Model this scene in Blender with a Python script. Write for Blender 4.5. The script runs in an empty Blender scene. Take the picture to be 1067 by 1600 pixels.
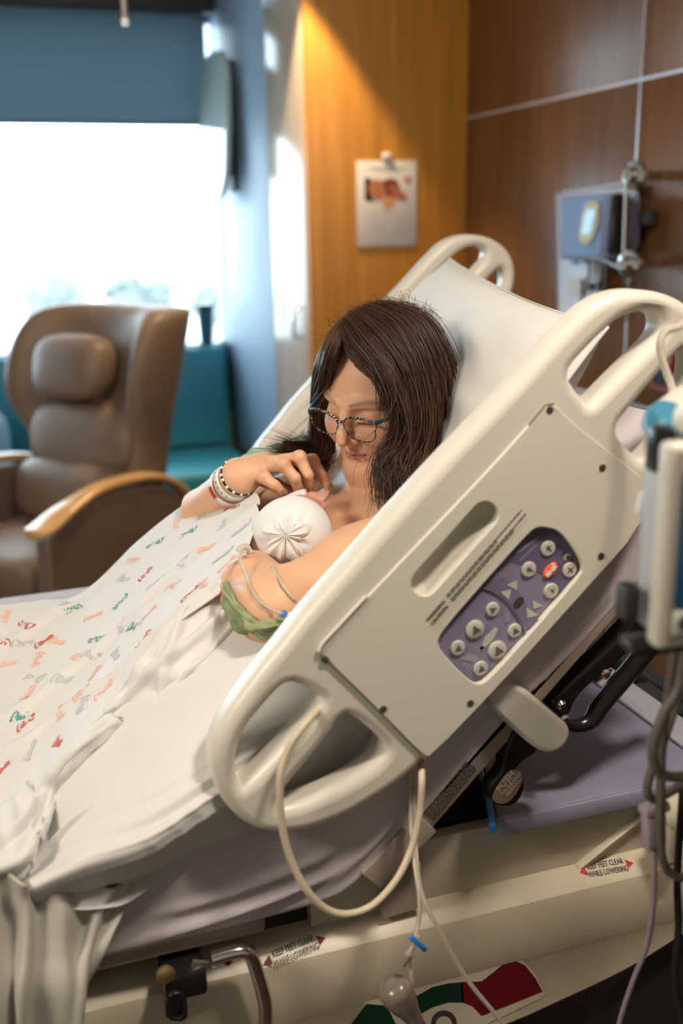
import bpy, bmesh, math, random
import numpy as np
from math import sin, cos, tan, atan, pi, radians, sqrt
from mathutils import Vector, Matrix
random.seed(7); rng = np.random.default_rng(7)
scn = bpy.context.scene
COL = scn.collection

# ------------------------------------------------------------------ camera
F = 1600.0; YAW = radians(18.5); PITCH = radians(15.9); ROLL = radians(-1.0)
CAM = np.array([0, 0, 1.5])
FWD = np.array([sin(YAW)*cos(PITCH), cos(YAW)*cos(PITCH), -sin(PITCH)])
_r0 = np.array([cos(YAW), -sin(YAW), 0]); _u0 = np.cross(_r0, FWD)
RGT = _r0*cos(ROLL) + _u0*sin(ROLL); UPV = np.cross(RGT, FWD)
cd = bpy.data.cameras.new('camera'); cam = bpy.data.objects.new('camera', cd); COL.objects.link(cam)
cd.sensor_fit = 'VERTICAL'; cd.sensor_height = 36.0; cd.lens = 36.0*F/1600.0
cd.clip_start = 0.05; cd.clip_end = 400
cam.matrix_world = Matrix(((RGT[0], UPV[0], -FWD[0], CAM[0]), (RGT[1], UPV[1], -FWD[1], CAM[1]), (RGT[2], UPV[2], -FWD[2], CAM[2]), (0, 0, 0, 1)))
cd.dof.use_dof = True; cd.dof.focus_distance = 1.36; cd.dof.aperture_fstop = 2.4
scn.camera = cam

# ------------------------------------------------------------------ sky, exposure
w = bpy.data.worlds.new('sky'); scn.world = w; w.use_nodes = True
bg = w.node_tree.nodes['Background']; bg.inputs['Color'].default_value = (0.72, 0.88, 1.0, 1); bg.inputs['Strength'].default_value = 10.0
vs = scn.view_settings; vs.view_transform = 'Standard'; vs.look = 'None'; vs.exposure = 0.0; vs.gamma = 1.0; vs.use_curve_mapping = False

def lamp(name, kind, loc, target, power, color, size=0.3, spot=None, blend=0.3, sy=None):
    d = bpy.data.lights.new(name, kind); o = bpy.data.objects.new(name, d); COL.objects.link(o)
    d.energy = power; d.color = color
    if kind == 'AREA':
        d.size = size
        if sy: d.shape = 'RECTANGLE'; d.size_y = sy
    else: d.shadow_soft_size = size
    if kind == 'SPOT': d.spot_size = spot; d.spot_blend = blend
    o.location = loc
    v = Vector(target) - Vector(loc); o.rotation_euler = v.to_track_quat('-Z', 'Y').to_euler()
    return o
WARM = (1.0, 0.88, 0.735)
lamp('bedside_ceiling_lamp', 'AREA', (0.78, 0.40, 2.53), (0.5, 1.2, 0.9), 31, WARM, 0.20)
lamp('room_fill_light', 'AREA', (-1.7, 0.35, 2.50), (0.35, 1.3, 1.0), 66, WARM, 0.6)  # unseen fill, added to brighten the woman's face
lamp('wardrobe_downlight', 'SPOT', (0.95, 3.40, 2.55), (0.95, 3.40, 0), 98, (1.0, 0.74, 0.42), 0.03, radians(75), 0.25)

# ------------------------------------------------------------------ helpers
def ray(px, py): return FWD + RGT*(px-533.5)/F - UPV*(py-800)/F
def P(px, py, Y):                                   # the point of the plane y = Y seen at a spot of the frame
    d = ray(px, py); return CAM + d*((Y-CAM[1])/d[1])
def PB(px, py, Y):                                  # same, but kept on top of the mattress or over its near edge
    p = P(px, py, Y)
    if p[0] < 0.34 and p[2] < 0.872:
        p = PZ(px, py, 0.872)
        if p[1] < 0.985: p = P(px, py, min(Y, 0.985))
    return p
def PZ(px, py, z):
    d = ray(px, py); return CAM + d*((z-CAM[2])/d[2])
def PX(px, py, x):
    d = ray(px, py); return CAM + d*(x/d[0])
def proj(p):
    q = np.asarray(p, float) - CAM; z = q@FWD
    return np.stack([533.5 + F*(q@RGT)/z, 800 - F*(q@UPV)/z], -1)

def nt(name):
    m = bpy.data.materials.new(name); m.use_nodes = True
    return m, m.node_tree.nodes, m.node_tree.links
def mat(name, col, rough=0.5, metal=0.0, spec=0.5, var=0.0, vscale=8, bump=0.0, bscale=60, stretch=(1, 1, 1), sss=0.0, sheen=0.0, coat=0.0, trans=0.0, alpha=1.0, ior=1.45, emit=None, es=0):
    m, N, L = nt(name); b = N['Principled BSDF']
    c = (*col, 1)
    b.inputs['Base Color'].default_value = c; b.inputs['Roughness'].default_value = rough; b.inputs['Metallic'].default_value = metal
    b.inputs['Specular IOR Level'].default_value = spec; b.inputs['IOR'].default_value = ior
    if sss: b.inputs['Subsurface Weight'].default_value = sss; b.inputs['Subsurface Radius'].default_value = (0.012, 0.005, 0.003); b.inputs['Subsurface Scale'].default_value = 0.6
    if sheen: b.inputs['Sheen Weight'].default_value = sheen
    if coat: b.inputs['Coat Weight'].default_value = coat; b.inputs['Coat Roughness'].default_value = 0.15
    if trans: b.inputs['Transmission Weight'].default_value = trans
    if alpha < 1: b.inputs['Alpha'].default_value = alpha
    if emit: b.inputs['Emission Color'].default_value = (*emit, 1); b.inputs['Emission Strength'].default_value = es
    tc = N.new('ShaderNodeTexCoord'); mp = N.new('ShaderNodeMapping'); mp.inputs['Scale'].default_value = stretch
    L.new(tc.outputs['Object'], mp.inputs['Vector'])
    if var:
        n = N.new('ShaderNodeTexNoise'); n.inputs['Scale'].default_value = vscale; n.inputs['Detail'].default_value = 5
        L.new(mp.outputs['Vector'], n.inputs['Vector'])
        mx = N.new('ShaderNodeMix'); mx.data_type = 'RGBA'
        mx.inputs['A'].default_value = (*[max(0, x*(1-var)) for x in col], 1); mx.inputs['B'].default_value = (*[min(1, x*(1+var)) for x in col], 1)
        L.new(n.outputs['Fac'], mx.inputs['Factor']); L.new(mx.outputs['Result'], b.inputs['Base Color'])
    if bump:
        n2 = N.new('ShaderNodeTexNoise'); n2.inputs['Scale'].default_value = bscale; n2.inputs['Detail'].default_value = 4
        L.new(mp.outputs['Vector'], n2.inputs['Vector'])
        bp = N.new('ShaderNodeBump'); bp.inputs['Strength'].default_value = bump; bp.inputs['Distance'].default_value = 0.004
        L.new(n2.outputs['Fac'], bp.inputs['Height']); L.new(bp.outputs['Normal'], b.inputs['Normal'])
    return m
def wood(name, c1, c2, rough=0.35, scale=(14, 14, 0.9)):
    m, N, L = nt(name); b = N['Principled BSDF']; b.inputs['Roughness'].default_value = rough
    tc = N.new('ShaderNodeTexCoord'); mp = N.new('ShaderNodeMapping'); mp.inputs['Scale'].default_value = scale
    n = N.new('ShaderNodeTexNoise'); n.inputs['Scale'].default_value = 2.2; n.inputs['Detail'].default_value = 8; n.inputs['Roughness'].default_value = 0.6
    r = N.new('ShaderNodeValToRGB'); r.color_ramp.elements[0].position = 0.32; r.color_ramp.elements[1].position = 0.68
    r.color_ramp.elements[0].color = (*c1, 1); r.color_ramp.elements[1].color = (*c2, 1)
    L.new(tc.outputs['Object'], mp.inputs['Vector']); L.new(mp.outputs['Vector'], n.inputs['Vector']); L.new(n.outputs['Fac'], r.inputs['Fac']); L.new(r.outputs['Color'], b.inputs['Base Color'])
    return m
def attr_mat(name, rough=0.5, sss=0.0, spec=0.5, bump=0.0, bscale=300):
    m, N, L = nt(name); b = N['Principled BSDF']; b.inputs['Roughness'].default_value = rough; b.inputs['Specular IOR Level'].default_value = spec
    a = N.new('ShaderNodeAttribute'); a.attribute_name = 'tint'; L.new(a.outputs['Color'], b.inputs['Base Color'])
    if sss: b.inputs['Subsurface Weight'].default_value = sss; b.inputs['Subsurface Radius'].default_value = (0.012, 0.005, 0.0025); b.inputs['Subsurface Scale'].default_value = 0.5
    if bump:
        tc = N.new('ShaderNodeTexCoord'); n2 = N.new('ShaderNodeTexNoise'); n2.inputs['Scale'].default_value = bscale; n2.inputs['Detail'].default_value = 3
        bp = N.new('ShaderNodeBump'); bp.inputs['Strength'].default_value = bump; bp.inputs['Distance'].default_value = 0.001
        L.new(tc.outputs['Object'], n2.inputs['Vector']); L.new(n2.outputs['Fac'], bp.inputs['Height']); L.new(bp.outputs['Normal'], b.inputs['Normal'])
    return m
def glass_mat(name, tint=(1, 1, 1), gloss=0.10, rough=0.02):
    m, N, L = nt(name); out = N['Material Output']; N.remove(N['Principled BSDF'])
    t = N.new('ShaderNodeBsdfTransparent'); t.inputs['Color'].default_value = (*tint, 1)
    g = N.new('ShaderNodeBsdfGlossy'); g.inputs['Roughness'].default_value = rough
    lw = N.new('ShaderNodeLayerWeight'); lw.inputs['Blend'].default_value = gloss
    mx = N.new('ShaderNodeMixShader'); L.new(lw.outputs['Fresnel'], mx.inputs['Fac']); L.new(t.outputs[0], mx.inputs[1]); L.new(g.outputs[0], mx.inputs[2]); L.new(mx.outputs[0], out.inputs['Surface'])
    return m

def empty(name, loc, label, cat, group=None):
    o = bpy.data.objects.new(name, None); COL.objects.link(o); o.location = [float(v) for v in loc]; o.empty_display_size = 0.05
    o['label'] = label; o['category'] = cat
    if group: o['group'] = group
    return o
def tag(o, label, cat, group=None):
    o['label'] = label; o['category'] = cat
    if group: o['group'] = group
    return o
def link(name, me, m, parent=None, label=None, smooth=35, kind=None):
    """mesh given in world coordinates -> one object, moved so that its origin is its parent's place or its own base"""
    o = bpy.data.objects.new(name, me); COL.objects.link(o)
    if m is not None:
        for mm in (m if isinstance(m, (list, tuple)) else [m]): me.materials.append(mm)
    if smooth:
        me.polygons.foreach_set('use_smooth', [True]*len(me.polygons))
        if smooth < 180: me.set_sharp_from_angle(angle=radians(smooth))
    if parent is not None:
        par = Vector((0, 0, 0)); p = parent
        while p is not None: par += Vector(p.location); p = p.parent
        n = len(me.vertices)
        if n: me.transform(Matrix.Translation(-par))
        o.parent = parent
    else:
        co = np.empty(len(me.vertices)*3); me.vertices.foreach_get('co', co); co = co.reshape(-1, 3)
        c = Vector((float(co[:, 0].mean()), float(co[:, 1].mean()), float(co[:, 2].min())))
        me.transform(Matrix.Translation(-c)); o.location = c
    if label: o['label'] = label
    if kind: o['kind'] = kind
    return o
def pyd(name, V, Fc, m, parent=None, **k):
    me = bpy.data.meshes.new(name); me.from_pydata([tuple(map(float, v)) for v in V], [], [tuple(map(int, f)) for f in Fc]); me.update()
    return link(name, me, m, parent, **k)
def fast_mesh(name, V, Q):
    V = np.asarray(V, np.float32); Q = np.asarray(Q, np.int32); me = bpy.data.meshes.new(name); k = Q.shape[1]
    me.vertices.add(len(V)); me.vertices.foreach_set('co', V.ravel())
    me.loops.add(Q.size); me.loops.foreach_set('vertex_index', Q.ravel())
    me.polygons.add(len(Q)); me.polygons.foreach_set('loop_start', np.arange(len(Q))*k); me.polygons.foreach_set('loop_total', np.full(len(Q), k))
    me.update(); me.validate(); return me
def from_bm(name, bm, m, parent=None, **k):
    bmesh.ops.recalc_face_normals(bm, faces=bm.faces); me = bpy.data.meshes.new(name); bm.to_mesh(me); bm.free(); return link(name, me, m, parent, **k)
def bm_box(bm, c, s, rot=None, bev=0.0, seg=2):
    r = bmesh.ops.create_cube(bm, size=1.0); vs = r['verts']
    M = Matrix.Translation(Vector([float(x) for x in c])) @ (rot.to_4x4() if rot is not None else Matrix.Identity(4)) @ Matrix.Diagonal((*[float(x) for x in s], 1))
    bmesh.ops.transform(bm, matrix=M, verts=vs)
    if bev:
        es = list({e for v in vs for e in v.link_edges}); bmesh.ops.bevel(bm, geom=es, offset=bev, segments=seg, affect='EDGES', profile=0.5)
def box(name, c, s, m, parent=None, rot=None, bev=0.004, seg=2, **k):
    bm = bmesh.new(); bm_box(bm, c, s, rot, bev, seg); return from_bm(name, bm, m, parent, **k)
def box2(name, lo, hi, m, parent=None, bev=0.004, **k):
    lo = np.array(lo, float); hi = np.array(hi, float); return box(name, (lo+hi)/2, np.abs(hi-lo), m, parent, bev=bev, **k)
def catmull(pts, n=8, closed=False):
    p = np.asarray(pts, float); out = []; N = len(p)
    for i in range(N if closed else N-1):
        if closed: a, b, c, d = p[(i-1) % N], p[i], p[(i+1) % N], p[(i+2) % N]
        else: a, b, c, d = p[max(i-1, 0)], p[i], p[i+1], p[min(i+2, N-1)]
        for j in range(n):
            t = j/n; out.append(0.5*((2*b) + (-a+c)*t + (2*a-5*b+4*c-d)*t*t + (-a+3*b-3*c+d)*t**3))
    if not closed: out.append(p[-1])
    return np.array(out)
def tube_data(path, r, seg=8, closed=False, cap=True):
    p = np.asarray(path, float); n = len(p); rr = np.full(n, r) if np.isscalar(r) else np.asarray(r, float)
    t = np.gradient(p, axis=0) if not closed else np.roll(p, -1, 0)-np.roll(p, 1, 0)
    t /= np.linalg.norm(t, axis=1)[:, None]+1e-12
    a = np.cross(t[0], [0.13, 0.31, 0.94]); a /= np.linalg.norm(a); V = []
    for i in range(n):
        a = a - t[i]*(a@t[i]); a /= np.linalg.norm(a)+1e-12; b = np.cross(t[i], a)
        for k in range(seg):
            q = 2*pi*k/seg; V.append(p[i]+rr[i]*(cos(q)*a+sin(q)*b))
    Fc = []
    for i in range(n if closed else n-1):
        for k in range(seg):
            i2 = (i+1) % n; Fc.append((i*seg+k, i*seg+(k+1) % seg, i2*seg+(k+1) % seg, i2*seg+k))
    if not closed and cap: Fc += [tuple(range(seg))[::-1], tuple((n-1)*seg+k for k in range(seg))]
    return V, Fc
def tube(name, path, r, m, parent=None, seg=10, smooth_n=0, closed=False, **k):
    p = catmull(path, smooth_n, closed) if smooth_n else path
    if smooth_n and not np.isscalar(r): r = np.interp(np.linspace(0, 1, len(p)), np.linspace(0, 1, len(r)), r)
    V, Fc = tube_data(p, r, seg, closed); k.setdefault('smooth', 60); return pyd(name, V, Fc, m, parent, **k)
def joint(name, parts, m, parent=None, **k):          # several (V, F) shapes that are one rigid piece
    V = []; Fc = []
    for v, f in parts: b = len(V); V += [tuple(x) for x in v]; Fc += [tuple(i+b for i in q) for q in f]
    return pyd(name, V, Fc, m, parent, **k)
def lathe_data(prof, c, axis=(0, 0, 1), seg=24):
    ax = np.array(axis, float); ax /= np.linalg.norm(ax); a = np.cross(ax, [0.3, 0.9, 0.2] if abs(ax[1]) < 0.8 else [1, 0, 0.2]); a /= np.linalg.norm(a); b = np.cross(ax, a)
    V = []; n = len(prof)
    for r, h in prof:
        for k in range(seg): q = 2*pi*k/seg; V.append(np.array(c, float)+ax*h+max(r, 1e-5)*(cos(q)*a+sin(q)*b))
    Fc = [(i*seg+k, i*seg+(k+1) % seg, (i+1)*seg+(k+1) % seg, (i+1)*seg+k) for i in range(n-1) for k in range(seg)]
    Fc += [tuple(range(seg))[::-1], tuple((n-1)*seg+k for k in range(seg))]
    return V, Fc
def lathe(name, prof, c, m, parent=None, axis=(0, 0, 1), seg=24, **k):
    V, Fc = lathe_data(prof, c, axis, seg); return pyd(name, V, Fc, m, parent, **k)
def chaikin(p, n=2):
    p = np.asarray(p, float)
    for _ in range(n):
        q = np.roll(p, -1, 0); p = np.stack([0.75*p+0.25*q, 0.25*p+0.75*q], 1).reshape(-1, 2)
    return p
def plate(name, loops, M, thick, bev, m, parent=None, res=3, **k):
    """flat plate: first loop is the outline, further loops are openings (2-D, in the plane of M); edges rounded by bev"""
    cu = bpy.data.curves.new(name, 'CURVE'); cu.dimensions = '2D'; cu.fill_mode = 'BOTH'; cu.extrude = max(thick/2-bev, 1e-5); cu.bevel_depth = bev; cu.bevel_resolution = res
    cu.offset = -bev
    for lp in loops:
        s = cu.splines.new('POLY'); s.points.add(len(lp)-1); s.use_cyclic_u = True
        for i, q in enumerate(lp): s.points[i].co = (float(q[0]), float(q[1]), 0, 1)
    t = bpy.data.objects.new('tmp', cu); COL.objects.link(t); bpy.context.view_layer.update()
    me = bpy.data.meshes.new_from_object(t.evaluated_get(bpy.context.evaluated_depsgraph_get())); bpy.data.objects.remove(t); bpy.data.curves.remove(cu)
    me.name = name; me.transform(M); k.setdefault('smooth', 50); return link(name, me, m, parent, **k)
def XZ(Y): return Matrix(((1, 0, 0, 0), (0, 0, -1, Y), (0, 1, 0, 0), (0, 0, 0, 1)))
def frame(o, x, y):                                    # local x, y axes -> matrix
    x = Vector([float(v) for v in x]).normalized(); y = Vector([float(v) for v in y]); y = (y-x*y.dot(x)).normalized(); z = x.cross(y)
    return Matrix(((x[0], y[0], z[0], float(o[0])), (x[1], y[1], z[1], float(o[1])), (x[2], y[2], z[2], float(o[2])), (0, 0, 0, 1)))
def text(name, body, M, size, m, parent, align='LEFT', ext=0.0002, sx=1.0, **k):
    cu = bpy.data.curves.new(name, 'FONT'); cu.body = body; cu.size = size; cu.align_x = align; cu.align_y = 'CENTER'; cu.extrude = ext; cu.resolution_u = 2
    t = bpy.data.objects.new('tmp', cu); COL.objects.link(t); bpy.context.view_layer.update()
    me = bpy.data.meshes.new_from_object(t.evaluated_get(bpy.context.evaluated_depsgraph_get())); bpy.data.objects.remove(t); bpy.data.curves.remove(cu)
    me.name = name; me.transform(M @ Matrix.Diagonal((sx, 1, 1, 1))); return link(name, me, m, parent, smooth=0, **k)
def flat(name, polys, M, m, parent, up=0.0004, **k):   # thin printed film: polygons in the plane of M
    V = []; Fc = []
    for pl in polys:
        b = len(V); V += [M @ Vector((float(q[0]), float(q[1]), up)) for q in pl]; Fc.append(tuple(range(b, b+len(pl))))
    return pyd(name, V, Fc, m, parent, smooth=0, **k)
def circ(cx, cy, r, n=20, ry=None, a=0): return [(cx+r*cos(2*pi*i/n)*cos(a)-(ry or r)*sin(2*pi*i/n)*sin(a), cy+r*cos(2*pi*i/n)*sin(a)+(ry or r)*sin(2*pi*i/n)*cos(a)) for i in range(n)]
def subdiv(o, lv, m=None):
    md = o.modifiers.new('subdivision', 'SUBSURF'); md.levels = lv; md.render_levels = lv; bake(o)
def bake(o):
    bpy.context.view_layer.update(); me = bpy.data.meshes.new_from_object(o.evaluated_get(bpy.context.evaluated_depsgraph_get())); old = o.data; o.modifiers.clear(); o.data = me; me.name = o.name; bpy.data.meshes.remove(old)
    me.polygons.foreach_set('use_smooth', [True]*len(me.polygons))

# signed-distance modelling: smooth unions of round cones and ellipsoids, meshed with surface nets
class SDF:
    def __init__(s, lo, hi, h):
        s.lo = np.array(lo, float); s.h = h; s.n = np.ceil((np.array(hi, float)-s.lo)/h).astype(int)+1; s.f = np.full(s.n, 0.25, np.float32)
    def _win(s, lo, hi):
        a = np.clip(np.floor((lo-s.lo)/s.h).astype(int), 0, s.n); b = np.clip(np.ceil((hi-s.lo)/s.h).astype(int)+1, 0, s.n)
        if (b <= a).any(): return None, None
        g = np.meshgrid(*[s.lo[i]+s.h*np.arange(a[i], b[i]) for i in range(3)], indexing='ij'); return tuple(slice(a[i], b[i]) for i in range(3)), np.stack(g, -1)
    def _mix(s, sl, d, k, sub):
        a = s.f[sl]
        if sub: h = np.maximum(k-np.abs(-a-d), 0)/k; s.f[sl] = np.maximum(a, -d)+h*h*k*0.25
        else: h = np.maximum(k-np.abs(a-d), 0)/k; s.f[sl] = np.minimum(a, d)-h*h*k*0.25
    def cone(s, a, b, ra, rb, k=0.01, sub=False):
        a = np.array(a, float); b = np.array(b, float); m = max(ra, rb)+2*k+2*s.h
        sl, g = s._win(np.minimum(a, b)-m, np.maximum(a, b)+m)
        if sl is None: return
        ab = b-a; t = np.clip(((g-a)@ab)/max(ab@ab, 1e-12), 0, 1); d = np.linalg.norm(g-a-t[..., None]*ab, axis=-1)-(ra+(rb-ra)*t); s._mix(sl, d, k, sub)
    def ell(s, c, r, k=0.01, R=None, sub=False):
        c = np.array(c, float); r = np.array(r, float); m = r.max()+2*k+2*s.h; sl, g = s._win(c-m, c+m)
        if sl is None: return
        q = g-c
        if R is not None: q = q@np.asarray(R)
        k0 = np.linalg.norm(q/r, axis=-1); k1 = np.linalg.norm(q/(r*r), axis=-1)+1e-9; s._mix(sl, k0*(k0-1)/k1, k, sub)
    def chain(s, pts, rad, k=0.01):
        for i in range(len(pts)-1): s.cone(pts[i], pts[i+1], rad[i], rad[i+1], k)
    def mesh(s):
        f = s.f; ins = f < 0; n = s.n; cn = n-1
        c = np.zeros(cn, np.int8)
        cor = [(i, j, k) for i in (0, 1) for j in (0, 1) for k in (0, 1)]
        sub = lambda A, o: A[o[0]:o[0]+cn[0], o[1]:o[1]+cn[1], o[2]:o[2]+cn[2]]
        for o in cor: c += sub(ins, o)
        act = (c > 0) & (c < 8); idx = np.full(cn, -1, np.int64); ii = np.argwhere(act); idx[act] = np.arange(len(ii))
        acc = np.zeros((len(ii), 3)); cnt = np.zeros(len(ii))
        for o in cor:
            for ax in range(3):
                if o[ax]: continue
                o2 = list(o); o2[ax] = 1
                va = f[ii[:, 0]+o[0], ii[:, 1]+o[1], ii[:, 2]+o[2]]; vb = f[ii[:, 0]+o2[0], ii[:, 1]+o2[1], ii[:, 2]+o2[2]]
                m = (va < 0) != (vb < 0); t = np.where(m, va/np.where(m, va-vb, 1), 0); p = np.tile(np.array(o, float), (len(ii), 1)); p[:, ax] = t
                acc += p*m[:, None]; cnt += m
        V = s.lo+s.h*(ii+acc/cnt[:, None]); Q = []
        for ax in range(3):
            sl0 = [slice(1, -1)]*3; sl0[ax] = slice(0, n[ax]-1); A = ins[tuple(sl0)]; sl1 = list(sl0); sl1[ax] = slice(1, n[ax]); B = ins[tuple(sl1)]
            e = np.argwhere(A != B)
            if not len(e): continue
            sg = A[tuple(e.T)]; off = np.ones(3, int); off[ax] = 0; e = e+off; u, v = (ax+1) % 3, (ax+2) % 3
            def cell(du, dv): q = e.copy(); q[:, u] -= du; q[:, v] -= dv; return idx[q[:, 0], q[:, 1], q[:, 2]]
            q = np.stack([cell(1, 1), cell(0, 1), cell(0, 0), cell(1, 0)], -1); q[~sg] = q[~sg][:, ::-1]; Q.append(q)
        Q = np.concatenate(Q); return V, Q[(Q >= 0).all(1)]
def relax(V, Q, it=2, lam=0.5):
    for _ in range(it):
        acc = np.zeros_like(V); cnt = np.zeros(len(V))
        for k in range(4):
            a = Q[:, k]; b = Q[:, (k+1) % 4]; np.add.at(acc, a, V[b]); np.add.at(cnt, a, 1); np.add.at(acc, b, V[a]); np.add.at(cnt, b, 1)
        V = V+lam*(acc/np.maximum(cnt, 1)[:, None]-V)*(cnt > 0)[:, None]
    return V
def tint(me, C):
    a = me.color_attributes.new('tint', 'FLOAT_COLOR', 'POINT'); a.data.foreach_set('color', np.concatenate([C, np.ones((len(C), 1))], 1).astype(np.float32).ravel())

# smooth sheet through a grid of control points
def sheet(G, nu, nv):
    G = np.asarray(G, float)
    def up(A, n):
        m = A.shape[0]; t = np.linspace(0, m-1, n); i = np.minimum(t.astype(int), m-2); s = (t-i).reshape(-1, *[1]*(A.ndim-1))
        a = A[np.maximum(i-1, 0)]; b = A[i]; c = A[i+1]; d = A[np.minimum(i+2, m-1)]
        a = np.where((i == 0).reshape(-1, *[1]*(A.ndim-1)), 2*b-c, a); d = np.where((i+2 > m-1).reshape(-1, *[1]*(A.ndim-1)), 2*c-b, d)
        return 0.5*(2*b+(c-a)*s+(2*a-5*b+4*c-d)*s**2+(3*b-a-3*c+d)*s**3)
    A = up(G, nu); return np.swapaxes(up(np.swapaxes(A, 0, 1), nv), 0, 1)
def normals(S):
    n = np.cross(np.gradient(S, axis=0), np.gradient(S, axis=1)); return n/(np.linalg.norm(n, axis=-1, keepdims=True)+1e-12)
def smooth_noise(u, v, fr, seed):
    r = np.random.default_rng(seed); o = 0
    for _ in range(7):
        a = r.uniform(0, 2*pi); f = fr*r.uniform(0.5, 1.6); o = o+np.sin(2*pi*f*(u*cos(a)+v*sin(a))+r.uniform(0, 6.28))
    return o/7
def sheet_mesh(name, S, th, m, parent=None, **k):
    nu, nv = S.shape[:2]; n = normals(S); A = (S+n*th/2).reshape(-1, 3); B = (S-n*th/2).reshape(-1, 3); V = np.concatenate([A, B]); o = nu*nv
    i, j = np.meshgrid(np.arange(nu-1), np.arange(nv-1), indexing='ij'); a = (i*nv+j).ravel(); q = np.stack([a, a+nv, a+nv+1, a+1], -1)
    rim = list(range(nv))+[r*nv+nv-1 for r in range(1, nu)]+[(nu-1)*nv+c for c in range(nv-2, -1, -1)]+[r*nv for r in range(nu-2, 0, -1)]
    rim = np.array(rim); r2 = np.roll(rim, -1); e = np.stack([rim, r2, r2+o, rim+o], -1)
    Q = np.concatenate([q, q[:, ::-1]+o, e]); k.setdefault('smooth', 60); return link(name, fast_mesh(name, V, Q), m, parent, **k)
# ------------------------------------------------------------------ materials
M_ = {}
M_['ceil'] = mat('ceiling_paint', (0.62, 0.60, 0.56), 0.9)
M_['wall'] = mat('cream_wall_paint', (0.66, 0.60, 0.50), 0.8)
M_['blue'] = mat('slate_blue_paint', (0.27, 0.37, 0.50), 0.5, spec=0.35)
M_['floor'] = wood('dark_floor_wood', (0.016, 0.006, 0.003), (0.050, 0.018, 0.008), 0.45, (1.5, 14, 14))
M_['panel'] = wood('cherry_panel', (0.115, 0.047, 0.018), (0.20, 0.088, 0.034), 0.33)
M_['honey'] = wood('honey_veneer', (0.42, 0.175, 0.026), (0.60, 0.27, 0.045), 0.42)
M_['pale'] = wood('pale_door_laminate', (0.42, 0.33, 0.26), (0.50, 0.40, 0.32), 0.2)
M_['strip'] = mat('brushed_joint', (0.55, 0.56, 0.62), 0.35, 0.4)
M_['white'] = mat('white_plastic', (0.80, 0.80, 0.78), 0.4)
M_['alu'] = mat('window_aluminium', (0.22, 0.24, 0.27), 0.4, 0.5)
M_['shade'] = None
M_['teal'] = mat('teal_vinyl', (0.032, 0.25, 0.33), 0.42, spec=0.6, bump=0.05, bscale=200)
M_['brown'] = mat('taupe_vinyl', (0.185, 0.122, 0.084), 0.48, var=0.10, vscale=5, bump=0.9, bscale=9)
M_['armwood'] = wood('maple_arm', (0.55, 0.30, 0.11), (0.70, 0.42, 0.18), 0.22, (3, 3, 12))
M_['chrome'] = mat('chrome', (0.75, 0.74, 0.72), 0.12, 1.0)
M_['steel'] = mat('dull_steel', (0.42, 0.40, 0.38), 0.35, 0.9)
M_['black'] = mat('black_plastic', (0.012, 0.012, 0.013), 0.25)
M_['blackmatt'] = mat('black_cloth', (0.010, 0.011, 0.013), 0.85)
M_['dark'] = mat('dark_grey_metal', (0.045, 0.043, 0.042), 0.5, 0.3)
M_['cream'] = mat('cream_plastic', (0.66, 0.625, 0.545), 0.34, var=0.03, vscale=4, bump=0.03, bscale=400)
M_['creamdk'] = mat('cream_groove', (0.16, 0.13, 0.10), 0.7)
M_['khaki'] = mat('cream_painted_steel', (0.56, 0.50, 0.38), 0.38, var=0.04, vscale=6)
M_['taupe'] = mat('taupe_painted_steel', (0.34, 0.28, 0.235), 0.4)
M_['lav'] = mat('lavender_plastic', (0.27, 0.26, 0.36), 0.32)
M_['key'] = mat('keypad_purple', (0.26, 0.23, 0.34), 0.4)
M_['keydk'] = mat('keypad_dark_purple', (0.140, 0.115, 0.20), 0.4)
M_['btn'] = mat('button_grey', (0.55, 0.53, 0.46), 0.45)
M_['glyph'] = mat('glyph_grey', (0.12, 0.105, 0.095), 0.5)
M_['orange'] = mat('call_button_orange', (0.90, 0.10, 0.015), 0.35)
M_['ink'] = mat('dark_ink', (0.05, 0.043, 0.038), 0.6)
M_['red'] = mat('red_print', (0.55, 0.02, 0.02), 0.45)
M_['redshade'] = mat('shaded_red_print', (0.13, 0.006, 0.008), 0.4)  # the red print darkened, shade low on the bed put into its colour
M_['green'] = mat('green_print', (0.004, 0.035, 0.018), 0.4)
M_['bluep'] = mat('blue_plastic', (0.05, 0.22, 0.62), 0.35)
M_['bluee'] = mat('bright_blue_strap', (0.03, 0.20, 0.50), 0.3)
M_['linen'] = mat('white_pillowcase', (0.64, 0.63, 0.61), 0.75, bump=0.12, bscale=35, sheen=0.1)
M_['sheet'] = mat('lilac_grey_sheet', (0.56, 0.51, 0.54), 0.8, bump=0.10, bscale=25)
M_['muslin'] = mat('white_muslin', (0.66, 0.645, 0.635), 0.85, bump=0.25, bscale=90, sheen=0.15)
M_['greycloth'] = mat('grey_white_blanket', (0.43, 0.405, 0.36), 0.85, bump=0.2, bscale=60)
M_['gown'] = mat('sage_gown_cotton', (0.27, 0.31, 0.16), 0.85, var=0.5, vscale=45)
M_['gownb'] = mat('pale_green_gown_tie', (0.28, 0.42, 0.33), 0.8)
M_['cap'] = mat('white_knit', (0.74, 0.735, 0.74), 0.85, bump=0.12, bscale=260, sheen=0.2)
M_['clear'] = mat('clear_tubing', (0.80, 0.74, 0.64), 0.12, trans=0.55, ior=1.2)
M_['cord'] = mat('cream_cord', (0.58, 0.50, 0.37), 0.4)
M_['greycord'] = mat('grey_brown_cord', (0.13, 0.105, 0.092), 0.45)
M_['lilac'] = mat('lilac_connector', (0.36, 0.30, 0.34), 0.45)
M_['foliage'] = mat('hazy_foliage', (0.15, 0.165, 0.155), 0.9)

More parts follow.
